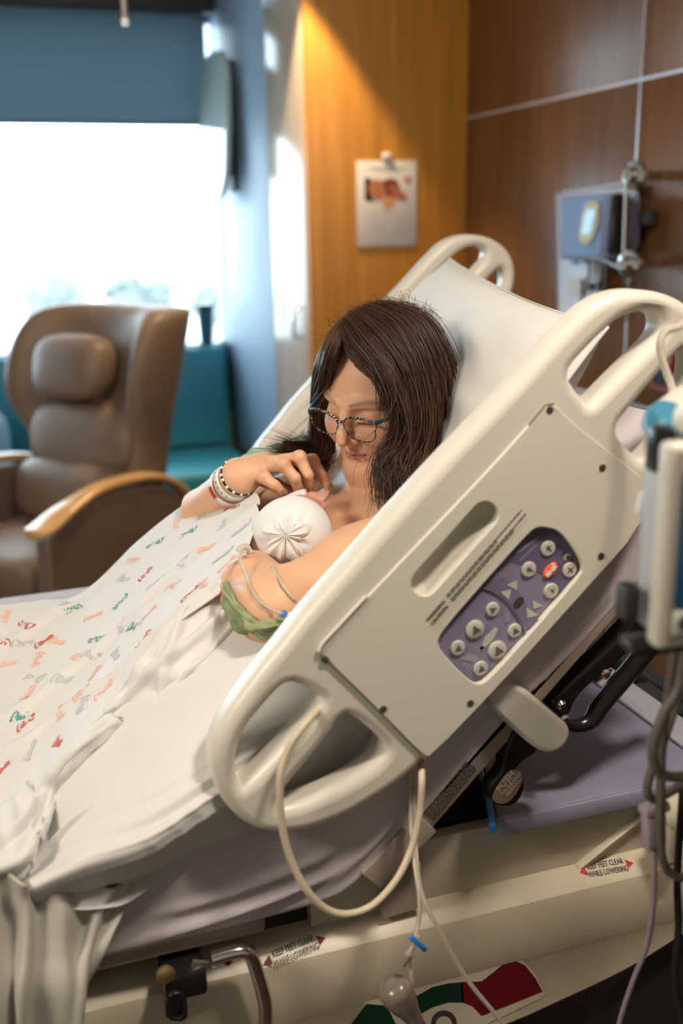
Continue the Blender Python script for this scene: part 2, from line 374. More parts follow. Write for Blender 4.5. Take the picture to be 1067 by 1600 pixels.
# ------------------------------------------------------------------ room shell
XW, XB, YW, YWARD = 1.71, 1.095, 5.0, 3.6
XL, YF, ZC = -3.2, -1.6, 2.56
def structure(o): o['kind'] = 'structure'; return o
structure(box2('floor', (XL, YF, -0.06), (XW+0.1, YW+0.15, 0), M_['floor'], bev=0))
structure(box2('ceiling', (XL, YF, ZC), (XW+0.1, YW+0.15, ZC+0.06), M_['ceil'], bev=0))
structure(box2('wall_left', (XL-0.1, YF, 0), (XL, YW+0.15, ZC), M_['wall'], bev=0))
structure(box2('wall_front', (XL, YF-0.1, 0), (XW+0.1, YF, ZC), M_['wall'], bev=0))
# head wall: wooden panels with bright metal strips in their joints
wr = structure(box2('wall_right', (XW+0.02, YF, 0), (XW+0.12, YW+0.15, ZC), M_['dark'], bev=0))
ys = [YF, -0.30, 1.125, 2.532, 3.62]; zs = [0.0, 0.982, 1.848, ZC]
for i in range(4):
    for j in range(3):
        box2('wall_panel', (XW, ys[i]+0.004, zs[j]+0.004), (XW+0.02, ys[i+1]-0.004, zs[j+1]-0.004), M_['panel'], wr, bev=0.001)
for y in ys[1:4]: box2('joint_strip', (XW+0.001, y-0.006, 0.01), (XW+0.02, y+0.006, ZC), M_['strip'], wr, bev=0)
for z in zs[1:3]: box2('joint_strip', (XW+0.0005, YF, z-0.006), (XW+0.02, 3.62, z+0.006), M_['strip'], wr, bev=0)
# blue return wall between the wardrobe and the window
structure(box2('wall_blue', (XB, 4.10, 0), (XW+0.02, YW, ZC), M_['blue'], bev=0.003))
# window wall with its window
SILL, HEAD, XJ0, XJ1 = 0.935, 2.41, -2.6, 1.093
wb = structure(box2('wall_back', (XL, YW, 0), (XW+0.1, YW+0.15, SILL-0.03), M_['wall'], bev=0))
box2('wall_band', (XL, YW, HEAD), (XW+0.1, YW+0.15, ZC), M_['dark'], wb, bev=0)
box2('wall_pier', (XL, YW, SILL-0.03), (XJ0, YW+0.15, HEAD), M_['wall'], wb, bev=0)
box2('wall_pier', (XJ1, YW, SILL-0.03), (XW+0.1, YW+0.15, HEAD), M_['blue'], wb, bev=0)
win = structure(box2('window_1', (XJ0, YW-0.05, SILL-0.03), (XJ1, YW+0.12, SILL), M_['alu'], bev=0.003))
win['label'] = 'wide window with sill, blown out by daylight'
for x in (XJ0, -0.75): box2('window_frame', (x, YW+0.06, SILL), (x+0.03, YW+0.11, HEAD), M_['alu'], win, bev=0.003)
box2('window_frame', (XJ0, YW+0.06, HEAD-0.03), (XJ1, YW+0.11, HEAD), M_['alu'], win, bev=0.003)
GL = glass_mat('window_glass', (0.96, 0.98, 0.98), 0.1)
for a, b in ((XJ0+0.03, -0.75), (-0.72, XJ1)): box2('pane', (a, YW+0.08, SILL), (b, YW+0.086, HEAD-0.03), GL, win, bev=0, smooth=0)
# roller shade
m, N, L = nt('roller_shade_fabric'); out = N['Material Output']; b = N['Principled BSDF']; b.inputs['Base Color'].default_value = (0.10, 0.15, 0.20, 1); b.inputs['Roughness'].default_value = 0.8
tr = N.new('ShaderNodeBsdfTranslucent'); tr.inputs['Color'].default_value = (0.19, 0.235, 0.26, 1)
mx = N.new('ShaderNodeMixShader'); mx.inputs['Fac'].default_value = 0.6; L.new(b.outputs[0], mx.inputs[1]); L.new(tr.outputs[0], mx.inputs[2]); L.new(mx.outputs[0], out.inputs['Surface'])
shade = empty('roller_shade', (-0.75, YW-0.03, 1.93), 'slate blue roller shade drawn halfway down the window', 'shade')
box2('shade_fabric', (XJ0, YW-0.034, 1.93), (1.052, YW-0.031, 2.40), m, shade, bev=0)
box2('hem_bar', (XJ0, YW-0.038, 1.925), (1.052, YW-0.027, 1.942), mat('shade_hem', (0.13, 0.19, 0.24), 0.6), shade, bev=0.003)
box2('cassette', (XJ0, YW-0.09, 2.40), (1.09, YW-0.005, 2.50), M_['dark'], shade, bev=0.008)
# wardrobe in the corner: honey side with poster, pale door towards the window side
wd = empty('wardrobe', (1.4, 3.85, 0), 'tall honey wood wardrobe in the corner with a pale door', 'wardrobe')
box2('side_panel', (1.10, 3.600, 0.0), (XW, 3.622, ZC), M_['honey'], wd, bev=0.0015)
box2('body', (1.115, 3.622, 0.0), (XW, 4.10, ZC), M_['pale'], wd, bev=0)
dr = box2('door', (1.094, 3.626, 0.03), (1.115, 4.085, 2.265), M_['pale'], wd, bev=0.002)
box2('top_rail', (1.085, 3.624, 2.275), (1.115, 4.095, ZC), mat('white_top_rail', (0.66, 0.70, 0.74), 0.3), wd, bev=0.004)
tube('door_handle', [(1.094, 3.70, 1.19), (1.066, 3.70, 1.188), (1.062, 3.70, 1.17), (1.062, 3.70, 1.10), (1.066, 3.70, 1.085), (1.094, 3.70, 1.082)], 0.006, M_['chrome'], wd, label='slim steel bar handle on the pale door')
# ---- outside: tree row and low buildings far beyond the glass
for i, (x, y, h, r) in enumerate([(-9, 60, 6.0, 2.6), (3.6, 62, 6.0, 1.9), (8.8, 64, 6.1, 2.0), (12.3, 60, 5.3, 1.5), (-22, 62, 6, 3)]):
    t = empty('tree', (x, y, -7), ['pale tree outside the window behind the recliner top', 'pale hazy tree outside the window left of the cup', 'pale hazy tree outside the window nearest the cup', 'pale narrow tree outside at the window jamb', 'pale tree outside beyond the left frame edge'][i], 'tree', 'trees outside the window')
    bm = bmesh.new()
    for k in range(16):
        a = rng.uniform(0, 6.28); q = rng.uniform(0, r*0.85)
        g = bmesh.ops.create_icosphere(bm, subdivisions=2, radius=r*rng.uniform(0.22, 0.5)); bmesh.ops.translate(bm, verts=g['verts'], vec=(x+q*cos(a), y+q*sin(a), -7+h-r*0.8+rng.uniform(-r*0.5, r*0.4)))
    for v in bm.verts: v.co += Vector(rng.normal(0, 0.14, 3))
    from_bm('crown', bm, M_['foliage'], t)
    tube('trunk', [(x, y, -7), (x+0.1, y, -7+h*0.6)], [0.35, 0.22], M_['taupe'], t)
structure(box2('ground_outside', (-90, 12, -7.2), (90, 160, -7.0), mat('pale_ground', (0.6, 0.6, 0.58), 0.9), bev=0))

# ------------------------------------------------------------------ poster on the wardrobe side
c = [P(555.8, 251, 3.598), P(650, 251.2, 3.598), P(558.6, 385.5, 3.598), P(650.2, 383, 3.598)]
px0 = (c[0][0]+c[2][0])/2; px1 = (c[1][0]+c[3][0])/2; pz1 = (c[0][2]+c[1][2])/2; pz0 = (c[2][2]+c[3][2])/2
po = box2('poster', (px0, 3.594, pz0), (px1, 3.599, pz1), mat('poster_paper', (0.74, 0.71, 0.70), 0.5), bev=0.0008)
tag(po, 'white portrait poster with a photo, clipped to the honey wood wardrobe side', 'poster')
PM = XZ(3.5935)@Matrix.Translation((px0, pz0, 0)); pw = px1-px0; ph = pz1-pz0
def pp(l): return [(a*pw, (1-b)*ph) for a, b in l]
skin1 = mat('print_skin', (0.55, 0.21, 0.09), 0.5); skin2 = mat('print_skin_dark', (0.27, 0.055, 0.025), 0.5); brn = mat('print_dark', (0.03, 0.016, 0.010), 0.5); pnk = mat('print_pink', (0.52, 0.24, 0.19), 0.5); skin3 = mat('print_peach', (0.70, 0.33, 0.12), 0.5)
flat('photo_print', [pp([(.13, .20), (.23, .20), (.25, .45), (.42, .56), (.41, .555), (.30, .48), (.13, .455)])], PM, brn, po)
flat('photo_print', [pp([(.22, .24), (.34, .21), (.44, .27), (.48, .36), (.45, .43), (.36, .46), (.25, .43), (.18, .34)])], PM, skin1, po, up=0.0006)
flat('photo_print', [pp([(.40, .24), (.55, .20), (.66, .22), (.72, .31), (.66, .40), (.52, .43), (.44, .38)])], PM, skin2, po, up=0.0005)
flat('photo_print', [pp([(.52, .30), (.62, .28), (.80, .38), (.85, .44), (.80, .47), (.62, .44)])], PM, mat('print_rose', (0.48, 0.15, 0.10), 0.5), po, up=0.0007)
flat('photo_print', [pp([(.42, .44), (.60, .42), (.64, .46), (.57, .56), (.44, .56)])], PM, skin3, po, up=0.0008)
flat('photo_print', [pp([(.77, .18), (.84, .20), (.91, .18), (.90, .25), (.86, .28), (.80, .25)])], PM, pnk, po)
gr = mat('print_pale_grey', (0.55, 0.53, 0.52), 0.5); bars = []
for (x0, x1, y, h) in [(.2, .45, .075, .012), (.52, .84, .075, .012), (.3, .76, .105, .010), (.15, .86, .60, .012)]+[(.19, .50, .66+i*.028, .007) for i in range(7)]+[(.57, .88, .66+i*.028, .007) for i in range(7)]+[(.28, .76, .915, .012)]:
    x = x0
    while x < x1: d = min(rng.uniform(.02, .06), x1-x); bars.append(pp([(x, y), (x, y+h), (x+d, y+h), (x+d, y)])); x += d+.010
flat('caption_lines', bars, PM, gr, po, kind='stuff')
hk = P(604, 244, 3.59)
tag(box('adhesive_hook', hk, (0.034, 0.012, 0.024), M_['white'], bev=0.004), 'small white adhesive hook above the poster', 'hook')

# ------------------------------------------------------------------ wall television seen edge-on, by the window
tv = empty('wall_television', (1.06, 4.72, 1.9), 'slim wall television seen edge-on on the blue wall beside the window', 'television')
Rt = Matrix.Rotation(radians(9), 3, 'Z') @ Matrix.Rotation(radians(4), 3, 'Y')
o = plate('casing', [chaikin([(-.22, -.27), (.0, -.33), (.22, -.27), (.24, 0), (.22, .27), (0, .33), (-.22, .27), (-.24, 0)], 2)], Matrix.Translation((1.025, 4.74, 1.90)) @ frame((0, 0, 0), (0.05, -0.998, 0), (0.05, 0, 1)), 0.030, 0.010, mat('tv_pale_glass', (0.42, 0.50, 0.50), 0.08, spec=0.8), tv)
box('bracket', (1.060, 4.70, 1.93), (0.045, 0.10, 0.46), M_['dark'], tv, bev=0.006)
box('wall_plate', (1.087, 4.70, 1.90), (0.012, 0.12, 0.54), M_['dark'], tv, bev=0.003)
# ------------------------------------------------------------------ hanging wand at the top of the picture
wn = empty('curtain_wand', (0.351, 2.5, 1.92), 'thin grey curtain wand hanging from the ceiling in front of the shade', 'wand')
tube('rod', [(0.3513, 2.5, 1.935), (0.3513, 2.5, 2.52)], 0.0085, mat('wand_grey', (0.25, 0.21, 0.19), 0.4, 0.3), wn, seg=14)
lathe('end_cap', [(0.0075, -0.012), (0.0095, -0.010), (0.0095, 0.0), (0.0085, 0.004)], (0.3513, 2.5, 1.934), M_['white'], wn)
lathe('carrier', [(0.012, 0), (0.012, 0.02), (0.006, 0.04)], (0.3513, 2.5, 2.52), M_['white'], wn)

# ------------------------------------------------------------------ window bench
bn = empty('window_bench', (-0.4, 4.6, 0), 'long teal vinyl bench below the window', 'bench')
for x0, x1 in ((-2.55, -0.93), (-0.92, 1.06)):
    box2('seat_cushion', (x0, 4.28, 0.34), (x1, 4.86, 0.455), M_['teal'], bn, bev=0.03, seg=4)
    o = box('back_cushion', ((x0+x1)/2, 4.885, 0.69), (x1-x0, 0.10, 0.475), M_['teal'], bn, rot=Matrix.Rotation(radians(-6), 3, 'X'), bev=0.03, seg=4)
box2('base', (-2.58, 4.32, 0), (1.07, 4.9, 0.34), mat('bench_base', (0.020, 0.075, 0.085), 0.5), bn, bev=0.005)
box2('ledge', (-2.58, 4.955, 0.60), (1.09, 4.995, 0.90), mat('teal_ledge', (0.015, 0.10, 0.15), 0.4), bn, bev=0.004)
cup = empty('travel_tumbler', (0.985, 4.965, 0.935), 'tall dark tumbler standing on the window sill', 'tumbler')
lathe('body', [(0.030, 0), (0.033, 0.02), (0.041, 0.17)], (0.985, 4.965, 0.935), mat('tumbler_teal', (0.02, 0.09, 0.13), 0.3), cup)
lathe('lid', [(0.042, 0.17), (0.043, 0.18), (0.038, 0.19)], (0.985, 4.965, 0.935), M_['black'], cup)
pc = empty('throw_cushion', (-0.10, 4.55, 0.456), 'pale blue cushion lying on the bench at the left frame edge', 'cushion')
bm = bmesh.new(); bmesh.ops.create_uvsphere(bm, u_segments=24, v_segments=14, radius=1)
for v in bm.verts: x, y, z = v.co; f = lambda q: math.copysign(abs(q)**0.6, q); v.co = Vector((-0.14+0.17*f(x), 4.62+0.09*y, 0.60+0.15*f(z)))
from_bm('cover', bm, mat('pale_blue_cover', (0.35, 0.55, 0.68), 0.8), pc)

# ------------------------------------------------------------------ recliner
RF = np.array([-0.78, -0.62, 0.0]); RF /= np.linalg.norm(RF); RL = np.array([0.62, -0.78, 0.0]); RL /= np.linalg.norm(RL); RO = np.array([0.243, 3.56, 0.0])
def rc(a, b, z): return RO+RF*a+RL*b+np.array([0, 0, z])
ch = empty('recliner', RO, 'taupe vinyl recliner with head pillow and wooden armrests, by the window', 'armchair')
def loft(name, rings, m, parent, lv=2, **k):
    V = []; Fc = []; n = len(rings[0])
    for r in rings: V += [tuple(x) for x in r]
    for i in range(len(rings)-1):
        for j in range(n): Fc.append((i*n+j, i*n+(j+1) % n, (i+1)*n+(j+1) % n, (i+1)*n+j))
    Fc += [tuple(range(n))[::-1], tuple((len(rings)-1)*n+j for j in range(n))]
    o = pyd(name, V, Fc, m, parent, smooth=0, **k); bm = bmesh.new(); bm.from_mesh(o.data); bmesh.ops.recalc_face_normals(bm, faces=bm.faces); bm.to_mesh(o.data); bm.free(); subdiv(o, lv); return o
def back_ring(z, wl, wr, fa, dep, wing, th=0.15):
    # fa: where the front plane stands (a), wing: how far the side wings come forward
    return [rc(fa+wing*0.7, -wl, z), rc(fa+wing, -wl*0.80, z), rc(fa+0.01, -wl*0.55, z), rc(fa-dep, 0, z), rc(fa+0.01, wr*0.55, z), rc(fa+wing, wr*0.80, z), rc(fa+wing*0.7, wr, z), rc(fa-th*0.9, wr, z), rc(fa-th, wr*0.7, z), rc(fa-th, 0, z), rc(fa-th, -wl*0.7, z), rc(fa-th*0.9, -wl, z)]
rings = [back_ring(0.46, .25, .27, 0.02, 0.0, 0.02), back_ring(0.56, .26, .27, 0.0, 0.0, 0.03), back_ring(0.68, .27, .28, -0.03, 0.01, 0.05), back_ring(0.80, .29, .29, -0.05, 0.0, 0.04), back_ring(0.86, .37, .30, -0.06, 0.02, 0.07), back_ring(0.96, .40, .31, -0.09, 0.03, 0.12), back_ring(1.07, .38, .32, -0.12, 0.03, 0.13), back_ring(1.16, .35, .32, -0.15, 0.02, 0.12), back_ring(1.215, .31, .32, -0.17, 0.0, 0.08), back_ring(1.235, .24, .28, -0.20, 0.02, 0.02, 0.09)]
loft('backrest', rings, M_['brown'], ch)
def blob(name, c, ax, ay, az, sx, sy, sz, m, parent, e=0.55, seg=28, **k):
    bm = bmesh.new(); bmesh.ops.create_uvsphere(bm, u_segments=seg, v_segments=seg//2, radius=1); f = lambda q: math.copysign(abs(q)**e, q)
    A = [Vector([float(t) for t in q]) for q in (ax, ay, az)]; c = Vector([float(t) for t in c])
    for v in bm.verts: x, y, z = v.co; v.co = c+A[0]*(sx*f(x))+A[1]*(sy*f(y))+A[2]*(sz*f(z))
    return from_bm(name, bm, m, parent, **k)
UPZ = np.array([0, 0, 1.0]); tilt = UPZ*0.97+RF*-0.22
blob('head_pillow', rc(-0.035, -0.03, 1.035), RL, RF, tilt, 0.165, 0.075, 0.112, M_['brown'], ch, 0.62, smooth=180)
blob('lumbar_cushion', rc(-0.035, 0.0, 0.80), RL, RF, tilt, 0.25, 0.065, 0.12, M_['brown'], ch, 0.6, smooth=180)
blob('lower_cushion', rc(0.035, 0.0, 0.62), RL, RF, tilt, 0.255, 0.09, 0.11, M_['brown'], ch, 0.55, smooth=180)
blob('seat', rc(0.20, 0, 0.44), RL, RF, UPZ, 0.26, 0.28, 0.085, M_['brown'], ch, 0.4, smooth=180)
for sgn in (1, -1):
    b0, b1 = sgn*0.285, sgn*0.345
    pr = [(-0.16, 0.05), (0.45, 0.05), (0.475, 0.35), (0.465, 0.60), (0.36, 0.655), (0.2, 0.69), (0.0, 0.675), (-0.12, 0.62), (-0.18, 0.55)]
    V = [rc(a, b0, z) for a, z in pr]+[rc(a, b1, z) for a, z in pr]; n = len(pr)
    o = pyd('side_panel', V, [tuple(range(n)), tuple(range(n, 2*n))[::-1]]+[(i, i+n, (i+1) % n+n, (i+1) % n) for i in range(n)], M_['brown'], ch, smooth=30)
    md = o.modifiers.new('b', 'BEVEL'); md.width = 0.008; md.segments = 2; bake(o)
    pa = catmull([(0.505, 0.632), (0.455, 0.642), (0.35, 0.680), (0.2, 0.712), (0.0, 0.700), (-0.12, 0.648), (-0.20, 0.57)], 6)
    rr = []
    for i, (a, z) in enumerate(pa):
        t = i/(len(pa)-1); wd_ = 0.034+0.020*math.exp(-((a-0.44)/0.10)**2); wd_ *= min(1, 0.45+8*t); th = 0.016
        rr.append([rc(a, sgn*0.318+wd_*q, z+th*s) for q, s in ((-1, -0.5), (-1, 0.4), (-0.7, 1), (0.7, 1), (1, 0.4), (1, -0.5), (0.7, -1), (-0.7, -1))])
    loft('armrest', rr, M_['armwood'], ch, 1, label='curved maple armrest cap')
for a, b in ((0.40, 0.29), (0.40, -0.29), (-0.12, 0.29), (-0.12, -0.29)): lathe('caster', [(0.02, 0), (0.028, 0.01), (0.028, 0.04), (0.015, 0.055)], rc(a, b, 0.0), M_['black'], ch)
# ------------------------------------------------------------------ hospital bed
bed = empty('hospital_bed', (0.2, 1.42, 0), 'cream hospital bed with raised head section and purple keypads on its siderails', 'bed')
def xz(p, Y): q = P(p[0], p[1], Y); return (q[0], q[2])
YN = 0.953                                              # outer face of the near siderail
RS = np.array([cos(radians(44)), 0, sin(radians(44))]); RN = np.array([-RS[2], 0, RS[0]])    # along the rail, across it
outer = [(345, 1135), (398, 1060), (432, 1020), (475, 965), (500, 936), (551, 880), (600, 823), (674, 740), (750, 661), (820, 588), (866, 535), (900, 500), (922, 479), (950, 462), (982, 453), (1012, 453), (1042, 458), (1070, 470), (1096, 492), (1112, 525), (1115, 570), (1102, 620), (1072, 680), (1035, 755), (1005, 825), (960, 877), (905, 935), (780, 1075), (665, 1190), (635, 1218), (600, 1243), (540, 1280), (480, 1302), (430, 1307), (390, 1296), (355, 1266), (335, 1230), (328, 1185)]
h1 = [(374, 1168), (389, 1135), (419, 1099), (440, 1076), (456, 1069), (476, 1075), (500, 1090), (503, 1098), (483, 1130), (384, 1232), (376, 1230), (368, 1210)]
h2 = [(548, 1117), (602, 1162), (604, 1178), (590, 1195), (545, 1225), (488, 1252), (446, 1264), (432, 1262), (444, 1237), (518, 1152), (530, 1128)]
h3 = [(893, 595), (892, 583), (896, 572), (917, 549), (943, 523), (970, 499), (1000, 487), (1024, 487), (1036, 495), (1039, 508), (1033, 527), (991, 567), (956, 602), (933, 626), (921, 635), (908, 617)]
h4 = [(1054, 561), (1072, 545), (1084, 552), (1084, 590), (1058, 650), (1030, 700), (1008, 722), (990, 708), (960, 672), (992, 634)]
def stadium(a, b, r, n=10):
    a = np.array(a, float); b = np.array(b, float); t = math.atan2(*(b-a)[::-1]); o = []
    for c_, s_ in ((b, -pi/2), (a, pi/2)): o += [tuple(c_+r*np.array([cos(t+s_+pi*k/n), sin(t+s_+pi*k/n)])) for k in range(n+1)]
    return o
slot = stadium((661, 909), (756, 803), 20.5)
keyp = [(682, 1006), (684, 994), (700, 972), (760, 903), (822, 834), (834, 824), (846, 822), (872, 828), (897, 860), (909, 884), (904, 898), (830, 984), (762, 1060), (745, 1069), (726, 1057), (694, 1024)]
def L2(l, n=2, Y=YN): return chaikin([xz(p, Y) for p in l], n)
def rail(Y, dx, dz, inward, holes=True):
    M = XZ(Y+0.021*inward)@Matrix.Translation((dx, dz, 0)); return M
T0 = XZ(YN+0.021)
near = plate('siderail', [L2(outer), L2(h1), L2(h2), L2(h3), L2(h4), L2(slot, 0), L2(keyp, 2)], T0, 0.044, 0.013, M_['cream'], bed, res=5, label='near siderail with arched grips and a purple nurse keypad')
# cover plate, slightly proud
cov = [(499, 1020), (502, 1008), (540, 966), (575, 928), (650, 850), (760, 735), (838, 648), (853, 631), (868, 633), (882, 650), (930, 690), (980, 728), (1003, 748), (1008, 768), (1001, 822), (905, 929), (780, 1068), (672, 1180), (660, 1180), (580, 1098)]
plate('cover_plate', [L2(cov, 1), L2(slot, 0), L2(keyp, 2)], XZ(YN-0.0005), 0.006, 0.0015, M_['cream'], near)
tube('trim_ridge', [P(498, 1018, 0.949), P(503, 1006, 0.949), P(572, 932, 0.949)], 0.0022, M_['cream'], near)
tube('panel_groove', [P(500, 1022, 0.9497), P(580, 1100, 0.9497), P(665, 1186, 0.9497)], 0.0011, M_['creamdk'], near)
tube('panel_groove', [P(826, 664, 0.9497), P(842, 645, 0.9497), P(853, 632, 0.9497), P(866, 631, 0.9497)], 0.0009, M_['creamdk'], near)
# scooped grip pocket behind the slot
sl = L2(slot, 0); cc = sl.mean(0); rings = []
for d, s, sh in ((-0.001, 1.05, 0), (0.012, 1.0, 0.0), (0.024, 0.86, 0.002), (0.030, 0.62, 0.004), (0.031, 0.15, 0.004)): rings.append([(cc[0]+(q[0]-cc[0])*s, YN+d, cc[1]+(q[1]-cc[1])*s+sh) for q in sl])
V = [v for r in rings for v in r]; n = len(sl)
pyd('grip_recess', V, [(i*n+j, i*n+(j+1) % n, (i+1)*n+(j+1) % n, (i+1)*n+j) for i in range(len(rings)-1) for j in range(n)]+[tuple((len(rings)-1)*n+j for j in range(n))], M_['cream'], near, smooth=80)
for p in [(507, 1030), (598, 1107), (734, 1098), (858, 640), (940, 730), (938, 868)]:
    lathe('screw_hole', [(0.0040, 0), (0.0040, 0.002), (0.0028, 0.0025)], P(*p, 0.9505), M_['ink'], near, axis=(0, -1, 0), seg=12)
# keypad
YK = YN+0.004
kp = plate('keypad', [L2(keyp, 2)], XZ(YK+0.004), 0.006, 0.001, M_['key'], near, label='purple keypad with grey round buttons')
def kflat(name, polys, m, up=0.0004): return flat(name, [[xz(p, YK) for p in pl] for pl in polys], XZ(YK+0.001), m, near, up=up)
kflat('keypad_field', [[(697, 982), (712, 964), (760, 908), (824, 836), (838, 826), (846, 825), (870, 831), (894, 862), (905, 883), (901, 897), (872, 930), (856, 905), (836, 890), (800, 878), (775, 896), (752, 925), (722, 958)]], M_['keydk'])
kflat('keypad_field', [[(765, 910), (784, 902), (800, 911), (832, 958), (842, 969), (828, 984), (812, 968), (796, 942), (778, 926), (760, 926)]], mat('keypad_mid_purple', (0.20, 0.17, 0.275), 0.4), 0.0003)
tube('keypad_seam', [P(*p, YK) for p in [(752, 919), (770, 925), (790, 940), (806, 962), (821, 990)]], 0.0007, M_['keydk'], near, smooth_n=4)
def button(p, r, kind='tri', ang=0, m='btn'):
    c = P(*p, YK); q = r*1.143/F
    lathe('button', [(q, 0), (q, 0.0018), (q*0.9, 0.0026), (q*0.5, 0.0028)], c+np.array([0, 0.001, 0]), M_[m], near, axis=(0, -1, 0), seg=22)
    a = radians(ang); G = frame(c+np.array([0, -0.0019, 0]), RS*cos(a)+RN*sin(a), -RS*sin(a)+RN*cos(a))
    if kind == 'tri': pl = [[(-.55*q, -.42*q), (.55*q, -.42*q), (.0, .58*q)]]
    elif kind == 'light': pl = [circ(0, 0.12*q, 0.32*q, 12), [(-.12*q, -.6*q), (.12*q, -.6*q), (.12*q, -.1*q), (-.12*q, -.1*q)], [(-.65*q, 0), (-.4*q, -.06*q), (-.4*q, .06*q)], [(.65*q, 0), (.4*q, -.06*q), (.4*q, .06*q)]]
    elif kind == 'clock': pl = [[(-.06*q, 0), (.06*q, 0), (.06*q, .55*q), (-.06*q, .55*q)], circ(.05*q, -.1*q, .2*q, 10), [(0, -.06*q), (.5*q, -.06*q), (.5*q, .06*q), (0, .06*q)]]
    else: pl = [[(-.55*q, -.1*q), (.55*q, -.1*q), (.55*q, .1*q), (-.55*q, .1*q)], [(-.1*q, -.5*q), (.1*q, -.5*q), (.1*q, .5*q), (-.1*q, .5*q)]]
    flat('button_symbol', pl, G, M_['glyph'], near, up=0.0002)
for p, r, a in [((769.5, 952), 11.5, -90), ((742, 983.5), 15.5, 0), ((804, 985), 11.5, 0), ((777, 1016), 15.5, 0), ((715, 1012), 12, -20), ((751, 1044), 12, -15)]: button(p, r, 'tri', a-20)
button((856, 856.5), 12.5, 'light'); button((826, 889.5), 12.5, 'light', 20); button((861, 923), 12.5, 'clock'); button((890, 890), 12.5, 'bar')
c = P(859.5, 891, YK); q = F
V, Fc = lathe_data([(0.0098, 0), (0.0098, 0.0018), (0.0085, 0.0028)], (0, 0, 0), (0, 0, 1), 24)
G = frame(c+np.array([0, 0.001, 0]), RS, RN) @ Matrix.Diagonal((1.12, 0.62, 1, 1))
pyd('button', [G@Vector(v) for v in V], Fc, M_['orange'], near, label='orange oval call button', smooth=40)
flat('button_symbol', [[(-.008, -.003), (-.0012, -.003), (-.0012, .003), (-.008, .003)], [(.0012, -.003), (.008, -.003), (.008, .003), (.0012, .003)], [(-.0012, -.001), (.0012, -.001), (.0012, .001), (-.0012, .001)]], frame(c+np.array([0, -0.0018, 0]), RS, RN), M_['white'], near, up=0.0003)
lathe('indicator_light', [(0.0042, 0), (0.0042, 0.0012), (0.003, 0.0014)], P(886.5, 871, YK)+np.array([0, 0.001, 0]), M_['btn'], near, axis=(0, -1, 0), seg=14)
lathe('indicator_light', [(0.0024, 0), (0.0024, 0.001)], P(886.5, 871, YK)+np.array([0, -0.0004, 0]), M_['ink'], near, axis=(0, -1, 0), seg=14)
for pl in [[(791, 914), (808, 907), (808, 922)], [(782, 925), (799, 921), (795, 937)], [(832, 938), (849, 947), (833, 952)], [(823, 949), (841, 961), (824, 966)]]: kflat('button_arrow', [pl], M_['btn'], 0.0007)
kflat('rocker_print', [circ(810.5, 942, 11, 16, 6.5, radians(-52))], M_['ink'], 0.0006)
kflat('person_print', [[(746, 1015), (752, 1010), (758, 994), (766, 988), (773, 980), (779, 983), (772, 997), (766, 1005), (758, 1012), (751, 1018)], circ(753, 1013, 4, 10)], M_['btn'], 0.0006)
kflat('fan_print', [[(720, 1030), (733, 1020), (750, 1028), (742, 1036)], [(724, 1036), (731, 1034), (723, 1044)], [(731, 1038), (737, 1037), (727, 1049)], [(738, 1038), (744, 1036), (734, 1048)]], mat('print_lilac', (0.36, 0.34, 0.42), 0.5), 0.0006)
kflat('small_print', [[(808, 862), (842, 838), (843, 840), (809, 865)], [(812, 874), (838, 850), (839, 852), (813, 877)], [(689, 1000), (703, 985), (704, 987), (690, 1002)], [(788, 960), (795, 956), (797, 970), (790, 974)], [(872, 858), (880, 862), (876, 866)]], mat('print_pale_lilac', (0.30, 0.28, 0.38), 0.5), 0.0006)['kind'] = 'stuff'
# warning label beside the slot
lb = plate('warning_label', [L2([(664, 975), (812, 806), (820, 806), (824, 812), (680, 984), (672, 984)], 1)], XZ(YN-0.0032), 0.0008, 0.0002, mat('label_film', (0.62, 0.57, 0.47), 0.3), near)
LA = xz((676, 967), YN); LB = xz((806, 818), YN); ang = math.atan2(LB[1]-LA[1], LB[0]-LA[0])
dirL = np.array([cos(ang), 0, sin(ang)]); nrmL = np.array([-sin(ang), 0, cos(ang)]); o0 = P(668, 971, YN)+np.array([0, -0.0041, 0])
text('label_text', 'WARNING:', frame(o0+nrmL*0.0035, dirL, nrmL), 0.0062, M_['ink'], near, sx=0.95)
text('label_text', 'CAUTION:', frame(o0-nrmL*0.0035, dirL, nrmL), 0.0062, M_['ink'], near, sx=0.95)
bars = []
for row, (a, b) in enumerate([(0.034, 0.158), (0.034, 0.115), (0.034, 0.158), (0.034, 0.136)]):
    x = a; y = 0.0049-row*0.0027-(0.0016 if row > 1 else 0)
    while x < b: d = min(rng.uniform(.003, .009), b-x); bars.append([(x, y), (x+d, y), (x+d, y+0.0016), (x, y+0.0016)]); x += d+0.0011
flat('fine_print', bars, frame(o0, dirL, nrmL), M_['ink'], near, up=0.0001, kind='stuff')
